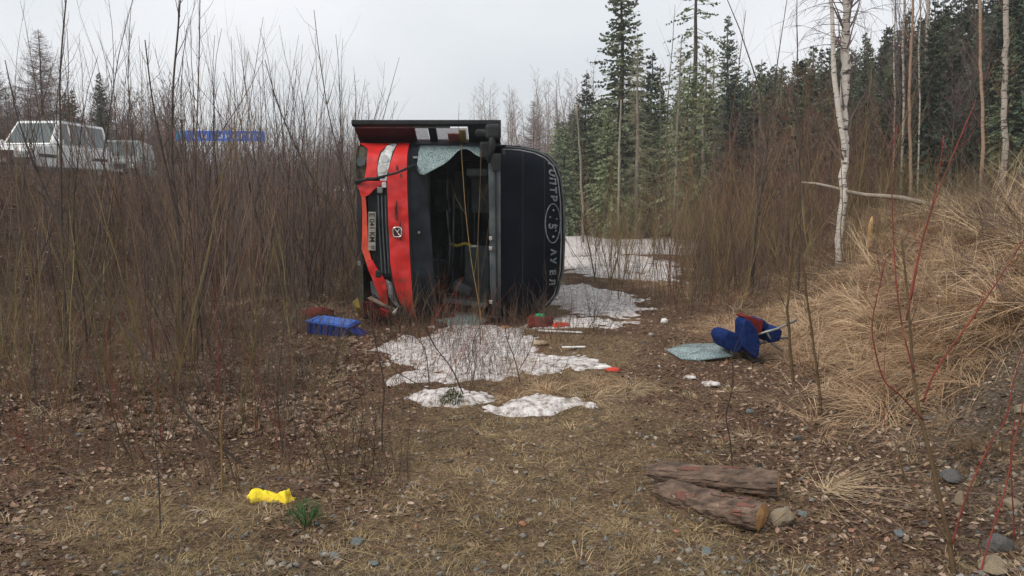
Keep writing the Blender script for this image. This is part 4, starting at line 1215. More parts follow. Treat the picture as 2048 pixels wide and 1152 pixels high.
near_shrub('dark_sapling', [([(134, 740), (130, 600), (124, 480), (122, 300), (120, 150), (134, -20)], .014, .006, 'stem_dark', 'stem'), ([(126, 450), (90, 380), (40, 250), (10, 120)], .012, .004, 'stem_dark', 'stem')], 'dark straight trunk in front of the white car', 'sapling', seed=9, extra=12)
near_shrub('dark_sapling', [([(742, 640), (712, 520), (672, 430), (610, 330), (560, 220), (530, 120)], .016, .005, 'stem_dark', 'stem'), ([(740, 620), (716, 480), (690, 350), (660, 240), (640, 120), (628, 20)], .014, .004, 'stem_dark', 'stem'), ([(735, 620), (700, 560), (640, 420), (585, 300)], .012, .004, 'stem_dark', 'stem')], 'leaning dark stems fanning out left of the bus bumper', 'sapling', seed=10, extra=14)
near_shrub('thin_sapling', [([(765, 905), (764, 850), (768, 770), (752, 690), (735, 620)], .006, .003, 'stem_dark', 'stem')], 'thin crooked sapling before the left end of the snow', 'sapling', seed=11, extra=10)
near_shrub('thin_sapling', [([(935, 800), (905, 740), (868, 690), (845, 640)], .007, .003, 'stem_dark', 'stem'), ([(935, 800), (950, 740), (945, 690), (965, 640)], .005, .002, 'stem_dark', 'stem')], 'crooked dark sapling crossing the large snow patch', 'sapling', seed=12, extra=9)
near_shrub('thin_sapling', [([(860, 780), (850, 700), (820, 660), (806, 600)], .006, .002, 'twig_grey', 'stem'), ([(860, 780), (790, 740), (770, 690)], .005, .002, 'twig_grey', 'stem')], 'grey forked sapling on the left part of the snow', 'sapling', seed=13, extra=9)
near_shrub('thin_sapling', [([(1042, 765), (1030, 720), (1012, 670), (1008, 610)], .006, .0025, 'stem_dark', 'stem'), ([(1038, 740), (1060, 700), (1075, 650)], .004, .002, 'stem_dark', 'stem')], 'dark crooked sapling at the right part of the snow', 'sapling', seed=14, extra=8)
near_shrub('thin_sapling', [([(968, 690), (960, 620), (944, 530), (932, 430), (926, 350), (922, 290)], .006, .003, 'stem_yellow', 'stem')], 'yellow green stem bending before the broken windscreen', 'sapling', seed=15, extra=3)
near_shrub('thin_sapling', [([(962, 700), (958, 600), (956, 480), (960, 380), (962, 300)], .006, .003, 'stem_brown', 'stem'), ([(962, 560), (975, 470), (985, 380)], .003, .002, 'stem_brown', 'stem')], 'straight orange brown stem before the broken windscreen', 'sapling', seed=16, extra=4)
near_shrub('thin_sapling', [([(1467, 938), (1460, 880), (1452, 830), (1466, 770), (1462, 700)], .005, .0025, 'stem_dark', 'stem')], 'lone dark twig standing behind the logs', 'sapling', seed=17, extra=5)
near_shrub('thin_sapling', [([(320, 1060), (318, 980), (312, 900), (300, 800)], .004, .002, 'stem_dark', 'stem')], 'thin dark twig at the lower left before the pale root', 'sapling', seed=18, extra=6)
near_shrub('thin_sapling', [([(1182, 1010), (1176, 960), (1160, 900)], .0022, .001, 'stem_brown', 'stem'), ([(1182, 1010), (1188, 950), (1200, 910)], .0022, .001, 'stem_brown', 'stem')], 'tiny forked sprout in the middle of the grassy track', 'sprout', seed=19, extra=3)

# ------------------------------------------------------------------ logs and stones
def log(name, p, q, r, label, knots, seed, cut_end=True):
    rd = random.Random(seed)
    o = empty(name, p, label, 'log')
    v = q - p; N_ = 46; K = 40; t_ = v.normalized(); u = t_.cross(Vector((0, 0, 1))).normalized(); w = u.cross(t_)
    F, A_ = np.meshgrid(np.arange(N_ + 1) / N_, 6.28318 * np.arange(K) / K, indexing='ij')
    ca_, sa_ = np.cos(A_), np.sin(A_)
    plate = fbm(F * 9 + seed, ca_ * 3.6 + 9 + sa_ * 1.7, seed, 4) + .5 * (np.floor(fbm(F * 13 + ca_ * 3, sa_ * 5 + seed, seed + 8, 3) * 9) / 9 - .5); ridge = np.abs(fbm(F * 4 + ca_ * 1.5, sa_ * 5 + seed, seed + 3, 4) - .5)
    RR = r * (1 + .34 * (plate - .5) + .30 * (np.clip(ridge * 5, 0, 1) - .6) * .35 + .10 * np.sin(A_ * 2 + seed) ) * (1 - 0.10 * np.abs(F - .5))
    RR = RR * np.where(F < .10, .55 + 4.5 * F, 1)
    for kf, ka in knots:
        dd = np.hypot((F - kf) * v.length / r, ((A_ - ka + math.pi) % 6.28318) - math.pi); RR = RR + r * .35 * np.exp(-dd * dd * 6)
    bend = w * 1.0
    a = Acc()
    for i in range(N_ + 1):
        f = i / N_; c = v * f + u * (.018 * math.sin(f * 5 + seed)) + w * (.012 * math.sin(f * 3.5 + seed))
        sh = (rd.gauss(0, .006) if 0 < i < N_ else 0)
        for k in range(K):
            rg = float(RR[i, k]); e_ = (rd.uniform(-.03, .0) if i == 0 else 0)
            a.v.append(tuple(c + t_ * e_ + u * float(ca_[i, k]) * rg + w * float(sa_[i, k]) * rg * .88))
    for i in range(N_):
        for k in range(K):
            b_ = i * K; a.f.append((b_ + k, b_ + (k + 1) % K, b_ + K + (k + 1) % K, b_ + K + k))
    a.f.append(tuple(range(K)))
    a.build('bark', M['logbark'], o)
    fl = Acc()
    for _ in range(12):
        i = rd.randint(2, N_ - 9); k = rd.randint(0, K - 6); di = rd.randint(3, 8); dk = rd.randint(1, 3)
        q4 = [Vector(a.v[min(i + a_, N_) * K + (k + b_) % K]) for a_, b_ in ((0, 0), (di, rd.randint(0, 1)), (di, dk), (0, dk - 1))]
        cc_ = v * (i / N_); fl.poly([cc_ + (x - cc_) * 1.0 + (x - (v * (x.dot(v) / v.length_squared))).normalized() * rd.uniform(.003, .009) for x in q4])
    fo = fl.build('bark_flakes', M['logflake'], o); sd_ = fo.modifiers.new('solid', 'SOLIDIFY'); sd_.thickness = .004; fo['kind'] = 'stuff'
    e = Acc(); last = [Vector(x) for x in a.v[-K:]]
    c = sum(last, Vector()) / K
    for x in last: e.v.append(tuple(x + t_ * 0.001))
    e.v.append(tuple(c + t_ * .012))
    for k in range(K): e.f.append((k, (k + 1) % K, K))
    e.build('cut_end', M['cut'], o)
    for kf, ka in knots:
        c = v * kf; n_ = u * math.cos(ka) + w * math.sin(ka)
        s = Acc(); s.tube([c + n_ * r * .8, c + n_ * r * 1.22, c + n_ * r * 1.4], [r * .24, r * .2, r * .12], 8, True)
        s.build('branch_stub', M['rubber'], o)
    return o
def gp(px, py, dz=0.0):
    g_ = ground(px, py); g_.z += dz; return g_
pA = gp(1318, 998, .05); pB = gp(1525, 1062, .075)
log('log', pA, pB, .078, 'front log with its sawn tan end beside the tan rock', [], 3)
pC = gp(1312, 985, .075) ; pD = gp(1565, 1010, .09)
pC.y += .14; pD.y += .08
log('log', pC, pD, .072, 'rear reddish barked log with a dark branch stub on top', [(.86, 1.9)], 9)
for k, (px, py, r, m_, sq, lab) in enumerate([
    (1566, 1058, .088, 'rocktan', (1, .9, .75), 'tan rock touching the end of the front log'),
    (1908, 968, .085, 'rockgrey', (1, .8, .7), 'dark and white stone half way up the bank'),
    (1925, 1015, .05, 'rocktan', (.8, .7, 1), 'upright tan stone right of the shrub base'),
    (1990, 1150, .085, 'rocktan', (1.2, .9, .6), 'pale tan rock in the lower right corner'),
    (2000, 1105, .075, 'rockgrey', (1, .9, .8), 'grey rock behind the pale tan corner rock'),
    (2030, 1020, .055, 'rocktan', (1, .8, .7), 'tan stone at the right edge below the straw'),
    (2044, 835, .06, 'rocktan', (1, .8, .8), 'tan stone at the right edge above the straw'),
    (1497, 875, .028, 'rocktan', (1, .9, .8), 'small pale stone behind the logs'),
    (1547, 898, .032, 'rocktan', (1, .8, .8), 'small tan stone right of the pale one behind the logs'),
    (1608, 1035, .032, 'rockblue', (1, .8, .7), 'small bluish stone right of the tan rock'),
    (1598, 880, .045, 'rockgrey', (1.2, .9, .6), 'flat grey stone left of the straw tuft'),
    (1590, 905, .03, 'rocktan', (1.2, .9, .5), 'light flat stone just before the flat grey one'),
    (1500, 826, .04, 'rockblue', (1.2, .9, .5), 'bluish stone at the foot of the dark leaning sapling'),
    (716, 1090, .036, 'rockblue', (1.3, 1, .4), 'bluish flat stone right of the green seedling'),
    (670, 1122, .04, 'rockblue', (1.3, 1, .4), 'bluish flat stone at the bottom below the seedling'),
    (745, 1135, .032, 'rockblue', (1.3, 1, .4), 'small bluish stone near the bottom edge left of centre'),
    (832, 1058, .014, 'rockorange', (1.2, 1, .6), 'small orange stone in the middle foreground'),
    (1045, 1056, .022, 'rockorange', (1, .8, .9), 'orange leaf like stone in the middle foreground'),
    (1412, 1110, .034, 'rockblue', (1.3, 1, .5), 'bluish stone at the bottom below the front log'),
    (1352, 1066, .02, 'rockorange', (1.2, .8, .6), 'small yellowish stone left below the front log'),
    (1345, 1108, .018, 'rockorange', (1, .8, .7), 'small orange stone left below the logs'),
    (1730, 855, .03, 'rocktan', (1.3, .8, .5), 'flat pale stone on the lower bank'),
    (1775, 885, .018, 'rockorange', (1, .8, .8), 'pinkish stone by the single red shoot'),
    (745, 935, .012, 'rocktan', (1, .8, .7), 'tiny bright stone left of the grassy track'),
    (1852, 1052, .03, 'rockgrey', (1, .8, .6), 'grey stone left of the shrub base'),
    (1800, 1075, .035, 'rockblue', (1.2, .8, .5), 'blue grey stone between the logs and the shrub'),
    (85, 985, .02, 'rocktan', (1.2, .8, .6), 'light stone at the left foreground'),
    (1700, 1000, .028, 'rocktan', (1.2, .8, .6), 'pale stone on the slope between the straw tuft and the shrub'),
    (1880, 935, .03, 'rocktan', (1, .8, .8), 'light stone left above the dark and white one')]):
    g_ = ground(px, py)
    o = bpy.data.objects.new('rock', rock_mesh(50 + k, M[m_], 3, .5, sq)); COL.objects.link(o)
    o.location = (g_.x, g_.y + r * .4, h1(g_.x, g_.y) + r * sq[2] * .45); o.scale = (r,) * 3; o.rotation_euler = (0, 0, k * 1.3)
    tag(o, lab, 'stone')

# straw tuft, roots, seedling, moss
def place_tuft(px, py, me_, sc, lab, nm='dry_grass_tuft', cat='grass tuft', rot=(0, 0, 0)):
    g_ = ground(px, py); o = bpy.data.objects.new(nm, me_); COL.objects.link(o)
    o.location = g_; o.scale = (sc,) * 3; o.rotation_euler = rot; return tag(o, lab, cat)
gm_snow = [tuft(50, .34, .0022, .16, 1.0, .7, M['weed' if k else 'straw'], 'brown_grass_tuft') for k in range(3)]
big = tuft(150, .34, .0022, .09, 1.5, .9, M['palestraw'], 'dry_grass_tuft')
for k_, (px_, py_, s_) in enumerate([(905, 735, .5), (985, 720, .45), (870, 690, .4), (1030, 752, .5), (1060, 700, .35), (945, 668, .35), (800, 735, .45), (930, 795, .35), (1085, 742, .4), (1010, 690, .3), (1120, 765, .5), (835, 770, .45)]):
    place_tuft(px_, py_, gm_snow[k_ % 3], s_, 'thin brown grass tuft %s' % ['in the middle of the large snow patch', 'right of the middle of the large snow patch', 'at the upper left of the large snow patch', 'at the lower right rim of the large snow patch', 'near the right rim of the large snow patch', 'at the far side of the large snow patch', 'at the left rim of the large snow patch', 'beside the moss tuft', 'on the tongue of snow', 'just right of the bent sapling in the snow', 'between the snow tongue and the nearest snow patch', 'below the left rim of the large snow patch'][k_], 'brown_grass_tuft')
place_tuft(1640, 985, big, .75, 'pale dry grass tuft right of the logs', rot=(0, .5, 2.8))
place_tuft(1990, 905, big, 1.0, 'bright straw tuft hanging down the bank at the right edge', rot=(.3, -.4, 3.3))
place_tuft(1905, 720, big, 1.0, 'pale straw tuft in the middle of the bank', rot=(.2, -.3, 3.0))
place_tuft(660, 760, big, .7, 'straw tuft left of the large snow patch')
place_tuft(690, 850, big, .6, 'straw tuft left of the oval snow patch')
place_tuft(390, 850, big, .7, 'straw tuft behind the pale dry root')
place_tuft(1180, 800, big, .8, 'tan grass tuft right of the small snow patch')
place_tuft(1260, 780, big, .7, 'tan grass tuft farther right of the small snow patch')
def root_obj(px, py, sc, lab, seed):
    rd = random.Random(seed); a = Acc()
    for k in range(8):
        an = rd.random() * 6.28; p = Vector((0, 0, .02)); pts = [p]
        d = Vector((math.cos(an), math.sin(an), rd.uniform(.1, .8))).normalized()
        for _ in range(5): d = (d + Vector((rd.gauss(0, .35), rd.gauss(0, .35), -.18))).normalized(); pts.append(pts[-1] + d * .03)
        a.tube(pts, [.006, .005, .0045, .0035, .0025, .001], 5)
    o = a.build('dry_root', M['palewood'], smooth=True); o.location = ground(px, py); o.scale = (sc,) * 3
    tag(o, lab, 'root')
root_obj(412, 868, 1.3, 'pale dry root clump left of the tall yellow red shoot', 1)
root_obj(405, 1028, .8, 'smaller pale dry root in the left foreground', 2)
a = Acc(); rd = random.Random(4)
for k in range(420):
    an = rd.random() * 6.28; rr = .105 * math.sqrt(rd.random()); hh = .15 * (1 - (rr / .13) ** 2) * rd.uniform(.3, 1)
    b = Vector((rr * math.cos(an), rr * math.sin(an) * .7, hh)); d = Vector((math.cos(an) * .6, math.sin(an) * .6, rd.uniform(.3, 1.2))).normalized()
    s = Vector((-d.y, d.x, 0)).normalized() * .0022
    a.poly([b - s, b + s, b + d * rd.uniform(.018, .04)])
for k in range(14):
    an = rd.random() * 6.28; a.tube([(0, 0, 0), (.05 * math.cos(an), .035 * math.sin(an), .07), (.08 * math.cos(an), .055 * math.sin(an), .12)], [.003, .0025, .001], 3)
o = a.build('spruce_seedling', M['seedling']); o.location = ground(612, 1058); tag(o, 'small round green spruce seedling below the yellow bag', 'seedling')
a = Acc()
for k in range(500):
    an = rd.random() * 6.28; rr = .11 * math.sqrt(rd.random()); hh = .17 * (1 - (rr / .12) ** 1.2) * rd.uniform(.3, 1)
    b = Vector((rr * math.cos(an), rr * math.sin(an), hh)); d = Vector((rd.gauss(0, .5), rd.gauss(0, .5), 1)).normalized(); s = Vector((.003, .003, 0))
    a.poly([b - s, b + s, b + d * .03])
o = a.build('moss_tuft', M['moss']); o.location = ground(905, 808); tag(o, 'olive moss tuft standing before the oval snow patch', 'moss')

# ------------------------------------------------------------------ overturned bus
BUS_D = 10.45
PXM = F_PX / BUS_D
bus = empty('overturned_bus', (X(705, BUS_D), BUS_D, 1.215), 'red fronted black coach lying on its side with a broken windscreen', 'bus', rot=(0, math.pi / 2, 0))
def LX(py): return (py - 460) / PXM           # across the bus (its right side points up)
def LZ(px): return (px - 705) / PXM           # up the bus
def front(x, z, off=0.0):
    y = 0.15 * abs(x / 1.22) ** 4
    if z > .46: y += 0.10 * (z - .46)
    if z > 1.94: y += 0.10 * (z - 1.94) ** 2
    zz = max(0, z - 1.7) / 1.2; r = ((abs(x) / 1.24) ** 5 + zz ** 5) ** .2
    y += .42 * max(0, r) ** 10 * (1 if z > 1.7 else min(1, max(0, r)))
    return y - off
def lerp_rows(rows, py):
    ys_ = [r[0] for r in rows]
    return tuple(np.interp(py, ys_, [r[k] for r in rows]) for k in (1, 2))
def strip(name, rows, m, off=0.0, parent=None, nx=5, ny=None, thick=.03, crumple=0.0, seed=0, smooth=True, curl=None):
    """sheet of bodywork between two edges; follows the curved front"""
    ny = ny or max(6, int((rows[-1][0] - rows[0][0]) / 9))
    pys = np.linspace(rows[0][0], rows[-1][0], ny + 1)
    V = []; Bk = []
    for py in pys:
        l, r = lerp_rows(rows, py)
        for k in range(nx + 1):
            px = l + (r - l) * k / nx
            x, z = LX(py), LZ(px)
            y = front(x, z, off)
            if crumple:
                y += crumple * (float(fbm(x * 7 + seed, z * 9, seed)) - .5) * 2
            if curl: x, y, z = curl(x, y, z, px, py)
            V.append((x, y, z)); Bk.append((x, y + thick, z))
    a = Acc(); a.v = V + Bk; o_ = len(V); w = nx + 1
    for i in range(ny):
        for k in range(nx):
            q = (i * w + k, i * w + k + 1, (i + 1) * w + k + 1, (i + 1) * w + k)
            a.f.append(q); a.f.append(tuple(o_ + j for j in reversed(q)))
    for i in range(ny):
        for k in (0, nx):
            q = (i * w + k, (i + 1) * w + k, o_ + (i + 1) * w + k, o_ + i * w + k); a.f.append(q if k == 0 else q[::-1])
    for k in range(nx):
        for i in (0, ny):
            q = (i * w + k, i * w + k + 1, o_ + i * w + k + 1, o_ + i * w + k); a.f.append(q if i else q[::-1])
    return a.build(name, m, parent or bus, smooth=False) if not smooth else smooth_by_angle(a.build(name, m, parent or bus))
def smooth_by_angle(o):
    me = o.data
    me.polygons.foreach_set('use_smooth', [True] * len(me.polygons))
    bm = bmesh.new(); bm.from_mesh(me)
    for e in bm.edges:
        if len(e.link_faces) == 2 and e.calc_face_angle(0) > 0.7: e.smooth = False
    bm.to_mesh(me); bm.free()
    return o

# silhouette ring (as seen from the front) swept backward
ring_px = [(712, 278), (820, 277), (900, 277), (1000, 279), (1040, 282), (1070, 288), (1098, 299), (1116, 316), (1127, 345), (1134, 400), (1136, 480), (1133, 540), (1122, 588), (1104, 613), (1080, 630), (1040, 640), (1000, 643), (900, 645), (820, 645), (712, 642)]
ring = [(LX(py), LZ(px)) for px, py in ring_px]
deps = [None, .75, 1.6, 3, 4.6, 6.2, 7.6, 7.9]
a = Acc(); n_ = len(ring)
for di, dp in enumerate(deps):
    for x, z in ring:
        y = front(x, z, -.012) if dp is None else dp
        s_ = 1.0 if dp is None or dp < 7.7 else .93
        a.v.append((x * s_, max(y, .02), (z - 1.4) * s_ + 1.4))
for di in range(len(deps) - 1):
    for k in range(n_):
        b_ = di * n_; a.f.append((b_ + k, b_ + (k + 1) % n_, b_ + n_ + (k + 1) % n_, b_ + n_ + k))
a.f.append(tuple((len(deps) - 1) * n_ + k for k in range(n_)))
shell = a.build('body_shell', M['blackgloss'], bus); smooth_by_angle(shell)
# side windows along the upturned side and roof hatches
for k in range(5):
    boxo('side_window', (-1.232, 1.9 + k * 1.16, 1.55), (.02, 1.02, .72), M['carglass'], bus)
boxo('roof_hatch', (0, 2.6, LZ(1136) + .02), (.7, .7, .05), M['black'], bus, .01)
boxo('roof_hatch', (0, 5.4, LZ(1136) + .02), (.7, .7, .05), M['black'], bus, .01)
boxo('underfloor', (0, 4.0, .045), (2.3, 7.4, .06), M['mud'], bus)
for wx, wy in ((-1.05, 1.5), (1.0, 1.5), (-1.05, 5.9), (1.0, 5.9)):
    a = Acc(); pr = [(-.13, .30), (-.13, .40), (-.10, .45), (.10, .45), (.13, .40), (.13, .30)]; K = 24
    for k in range(K):
        an = 6.283 * k / K
        for px_, r_ in pr: a.v.append((wx + px_, wy + r_ * math.cos(an), .22 + r_ * math.sin(an)))
    for k in range(K):
        for j in range(5): a.f.append((k * 6 + j, k * 6 + j + 1, ((k + 1) % K) * 6 + j + 1, ((k + 1) % K) * 6 + j))
    wh = a.build('wheel', M['rubber'], bus, smooth=True)
    rm = Acc(); rm.tube([(wx - .09, wy, .22), (wx + .09, wy, .22)], .3, 20, True); rm.build('rim', M['steel'], wh)

# cap above the windscreen
cap_rows = [(280, 1001, 1006), (284, 1001, 1045), (290, 1001, 1074), (300, 1001, 1098), (316, 1001, 1115), (345, 1001, 1126), (400, 1001, 1133), (480, 1001, 1135), (540, 1001, 1132), (588, 1001, 1121), (612, 1001, 1103), (630, 1001, 1076), (641, 1001, 1030)]
cap = strip('upper_front_glass', cap_rows, M['capglass'], .0, nx=16, ny=44, thick=.02)
# rim line round the cap
rim = []
for px, py in [(1004, 290), (1040, 292), (1070, 298), (1092, 308), (1108, 324), (1118, 350), (1124, 400), (1126, 480), (1124, 540), (1112, 590), (1094, 612)]:
    rim.append(Vector((LX(py), front(LX(py), LZ(px), .006), LZ(px))))
rim2 = [p + Vector((-.028, .02, .03)) if p.z < 2.6 else p + Vector((-.0, .03, .045)) for p in rim]
tubeo('cap_seam', rim, .010, M['steel'], bus)
tubeo('roof_gutter', rim2, .014, M['greytrim'], bus)
# divider between windscreen and cap
strip('windscreen_divider', [(300, 976, 1001), (420, 978, 1001), (560, 979, 1001), (642, 984, 1001)], M['greytrim'], .035, nx=4, crumple=.012, seed=3)
strip('divider_seal', [(300, 989, 993), (420, 990, 994), (640, 992, 996)], M['black'], .05, nx=1, ny=20)
for py in (470, 490, 600):
    boxo('wiper_pin', (LX(py), front(LX(py), LZ(984)) - .075, LZ(981)), (.05, .05, .045), M['chrome'], bus, .008)
# red bonnet band
bonnet = strip('bonnet_panel', [(277, 791, 815), (300, 788, 815), (345, 777, 816), (365, 777, 816), (450, 779, 818), (520, 781, 820), (560, 787, 822), (590, 794, 823), (608, 800, 823), (620, 813, 824), (656, 820, 826)], M['red'], .045, nx=6, ny=60, crumple=.03, seed=5)
strip('bonnet_panel_edge', [(365, 774, 778), (450, 776, 780), (520, 778, 782), (560, 783, 788), (590, 790, 795)], M['black'], .03, nx=1)
rs = random.Random(12)
for k in range(9):
    py = rs.uniform(290, 600); px = rs.uniform(784, 812); l_ = rs.uniform(6, 30)
    strip('scratch', [(py, px, px + .7), (py + l_, px + rs.uniform(-3, 3), px + rs.uniform(.8, 3))], M['mud'] if k % 2 else M['black'], .0475 + .022, nx=1, ny=4, thick=.02, seed=k)
for px in (1046, 1090):
    strip('cap_panel_seam', [(296, px - .6, px + .6), (480, px - .6, px + .6), (606 if px > 1060 else 634, px - .6, px + .6)], M['black'], .003, nx=1, ny=40, thick=.006)
# emblem: rounded square ring with a cross bar, slightly proud
em = Acc()
ex, ez = LX(457), LZ(796); ey = front(ex, ez, .06)
em_r = []
for k in range(24):
    an = 6.283 * k / 24; c_, s_ = math.cos(an), math.sin(an); rr = 1 / (abs(c_) ** 4 + abs(s_) ** 4) ** .25
    em_r.append(Vector((ex + .062 * c_ * rr, ey - .005, ez + .055 * s_ * rr)))
em.tube(em_r + [em_r[0]], .011, 6)
em.tube([(ex - .04, ey - .003, ez - .03), (ex + .04, ey - .003, ez + .03)], .008, 6)
em.tube([(ex - .04, ey - .003, ez + .03), (ex, ey - .003, ez)], .008, 6)
em.build('emblem', M['chrome'], bus, smooth=True)
boxo('emblem_base', (ex, ey + .008, ez), (.11, .012, .095), M['darkred'], bus)
# front fender above the wiper, headlamp, fog lamp
strip('fender_panel', [(278, 712, 777), (290, 734, 766), (300, 736, 760), (330, 736, 756), (352, 732, 757)], M['red'], .04, nx=8, ny=18, crumple=.015, seed=8)
strip('fender_edge', [(282, 709, 713), (300, 708, 713), (350, 710, 716)], M['mud'], .03, nx=1, crumple=.02, seed=2)
fog = strip('fog_lamp_housing', [(286, 714, 733), (320, 713, 735), (352, 716, 731)], M['mud'], -.03, nx=6, ny=14, crumple=.03, seed=6)
for py in (318,):
    a = Acc(); c = Vector((LX(py), front(LX(py), LZ(724)) + .0, LZ(724))); a.tube([c, c + Vector((0, -.03, 0))], [.055, .06], 12, True)
    a.build('fog_lamp', M['greytrim'], bus)
hl = strip('headlamp', [(279, 778, 790), (300, 763, 786), (325, 758, 782), (345, 758, 777), (358, 765, 775)], M['lampwhite'], .035, nx=6, ny=20, crumple=.018, seed=11)
for py, px in ((292, 778), (312, 772), (332, 768)):
    a = Acc(); c = Vector((LX(py), front(LX(py), LZ(px)) - .045, LZ(px))); a.tube([c + Vector((0, .02, 0)), c + Vector((0, -.015, 0))], [.035, .05], 12, True)
    a.build('bulb_reflector', M['chrome'], hl, smooth=False)
strip('headlamp_seal', [(279, 786, 791), (300, 785, 789), (325, 781, 785), (345, 776, 779)], M['black'], .04, nx=1)
strip('headlamp_seal', [(279, 774, 778), (300, 759, 763), (325, 754, 758), (345, 753, 758)], M['black'], .035, nx=1)
boxo('broken_headlamp_corner', (LX(364), front(LX(364), LZ(770)) - .05, LZ(771)), (.07, .03, .06), M['white'], bus, .01)
strip('lower_fender', [(356, 720, 776), (362, 718, 770), (372, 722, 752), (380, 724, 745), (386, 725, 737)], M['red'], .05, nx=6, ny=10, crumple=.03, seed=13)
# bumper and grille
strip('bumper_strip', [(378, 726, 733), (420, 727, 736), (460, 726, 737), (490, 724, 738), (515, 732, 744), (540, 740, 754), (565, 752, 770)], M['orange'], .05, nx=3, ny=30, crumple=.012, seed=17)
strip('bumper_lip', [(372, 716, 725), (430, 716, 725), (500, 717, 723), (520, 722, 730)], M['black'], .02, nx=2, crumple=.02, seed=18)
strip('lower_bumper_corner', [(512, 733, 745), (535, 738, 758), (555, 746, 772), (590, 758, 773), (612, 764, 772)], M['red'], .055, nx=5, ny=20, crumple=.04, seed=19)
grille = strip('grille', [(372, 742, 777), (385, 737, 777), (450, 737, 779), (520, 744, 781), (548, 756, 785)], M['black'], -.03, nx=5, ny=30, crumple=.01, seed=20)
for px in (757, 764, 771):
    strip('grille_slat', [(384, px, px + 2.5), (450, px + 1, px + 3.5), (540, px + 5, px + 7.5)], M['greytrim'], .02, nx=1, ny=20, thick=.03)
boxo('grille_bracket', (LX(374), front(0, .4) - .05, LZ(763)), (.08, .04, .07), M['steel'], bus, .01)
boxo('towing_eye', (LX(540), front(0, .3) - .05, LZ(757)), (.10, .05, .08), M['black'], bus, .02)
plate = boxo('licence_plate', (LX(455), front(0, .26) - .055, LZ(746)), (.50, .012, .095), M['plate'], bus, .004, Matrix.Rotation(.03, 3, 'Y'))
def text(name, body, loc, size, m, parent, rot, extr=.002, sx=1.0):
    cu = bpy.data.curves.new(name, 'FONT'); cu.body = body; cu.size = size; cu.extrude = extr; cu.offset = .005 if 'cap' in name else .002
    cu.align_x = 'CENTER'; cu.align_y = 'CENTER'
    o = bpy.data.objects.new(name, cu); COL.objects.link(o)
    dg = bpy.context.evaluated_depsgraph_get()
    me_ = bpy.data.meshes.new_from_object(o.evaluated_get(dg)); bpy.data.objects.remove(o)
    me_.materials.clear(); me_.materials.append(m)
    o = bpy.data.objects.new(name, me_); COL.objects.link(o)
    o.parent = parent; o.location = loc; o.rotation_euler = rot; o.scale = (sx, 1, 1)
    return o
text('plate_lettering', 'E 041 KM', (LX(448), front(0, .26) - .063, LZ(746)), .095, M['plateink'], bus, (math.pi / 2, 0, 0), .001)
text('plate_lettering', '27', (LX(487), front(0, .26) - .063, LZ(747)), .05, M['plateink'], bus, (math.pi / 2, 0, 0), .001)
# lettering along the top edge of the cap
def cap_text(ch, py, px, size):
    x, z = LX(py), LZ(px)
    sl = (front(x, z + .05) - front(x, z - .05)) / .1; sx_ = (front(x + .05, z) - front(x - .05, z)) / .1
    text('cap_letter', ch, (x, front(x, z) - .014, z), size, M['lettering'], bus, (math.pi / 2 - math.atan(sl), 0, math.atan(sx_)), .003, 1.0)
for ch, py in zip('IUПТР', (321, 338, 355, 373, 390)): cap_text(ch, py, 1104 + (py - 321) * .07, .135)
for ch, py in zip('АУЕЛ', (500, 518, 542, 562)): cap_text(ch, py, 1109 - (py - 500) * .04, .12)
def cap_ring(cx, cy, rx, ry, w, nm):
    p = []
    for k in range(33):
        an = 6.283 * k / 32; x, z = LX(cy + ry * math.sin(an)), LZ(cx + rx * math.cos(an)); p.append(Vector((x, front(x, z) - .012, z)))
    a = Acc(); a.tube(p, w, 4); return a.build(nm, M['lettering'], bus)
cap_ring(1108, 441, 16, 40, .008, 'cap_emblem_ring')
cap_text('5', 447, 1106, .16)
for px, py, r in ((1109, 414, .020), (1102, 428, .018), (1116, 432, .016), (1114, 456, .02), (1109, 468, .022), (1117, 446, .014)):
    x, z = LX(py), LZ(px); a = Acc(); c = Vector((x, front(x, z), z))
    pts_ = []
    for k in range(10):
        an = 6.283 * k / 10; q = r * (1 if k % 2 else .45); pts_.append((x + q * math.cos(an), c.y - .014, z + q * math.sin(an)))
    a.poly(pts_); a.build('cap_emblem_star', M['lettering'], bus)

# windscreen: lower band, jagged remnants, frame
strip('windscreen_lower_band', [(279, 817, 836), (345, 818, 846), (420, 820, 858), (500, 821, 864), (640, 826, 868)], M['greyband'], -.005, nx=6, ny=30, crumple=.006, seed=22)
strip('windscreen_seal', [(279, 815, 818), (450, 818, 821), (640, 824, 827)], M['black'], .02, nx=1, ny=30)
strip('windscreen_top_frame', [(274, 815, 1001), (280, 815, 1001)], M['black'], .03, nx=24, ny=2, thick=.12)
strip('windscreen_bottom_frame', [(636, 828, 1001), (644, 828, 1001)], M['black'], .01, nx=24, ny=2, thick=.15)
# glass hanging from the upper edge; left and right lobes meet at a narrow waist
def lobe(name, cols, seed):
    a = Acc(); ny = 12
    for px, p0_, p1_ in cols:
        for k in range(ny + 1):
            t = k / ny; py = p0_ + (p1_ - p0_) * t
            x, z = LX(py), LZ(px)
            y = front(x, z, .0) - .09 * t * t + .03 * (float(fbm(px * .05, py * .06, seed)) - .5)
            a.v.append((x, y, z))
    w = ny + 1
    for i in range(len(cols) - 1):
        for k in range(ny): a.f.append((i * w + k, i * w + k + 1, (i + 1) * w + k + 1, (i + 1) * w + k))
    o = a.build(name, M['glass'], bus, smooth=True)
    s_ = o.modifiers.new('solid', 'SOLIDIFY'); s_.thickness = .006
    return o
cl = np.interp
prof = [(836, 332), (842, 342), (850, 344), (862, 337), (875, 330), (888, 323), (898, 315), (906, 306), (913, 297), (921, 291), (932, 290), (942, 295), (950, 302), (960, 307), (970, 311), (978, 313)]
lobe('cracked_windscreen', [(px, 281, p1_) for px, p1_ in prof], 31)
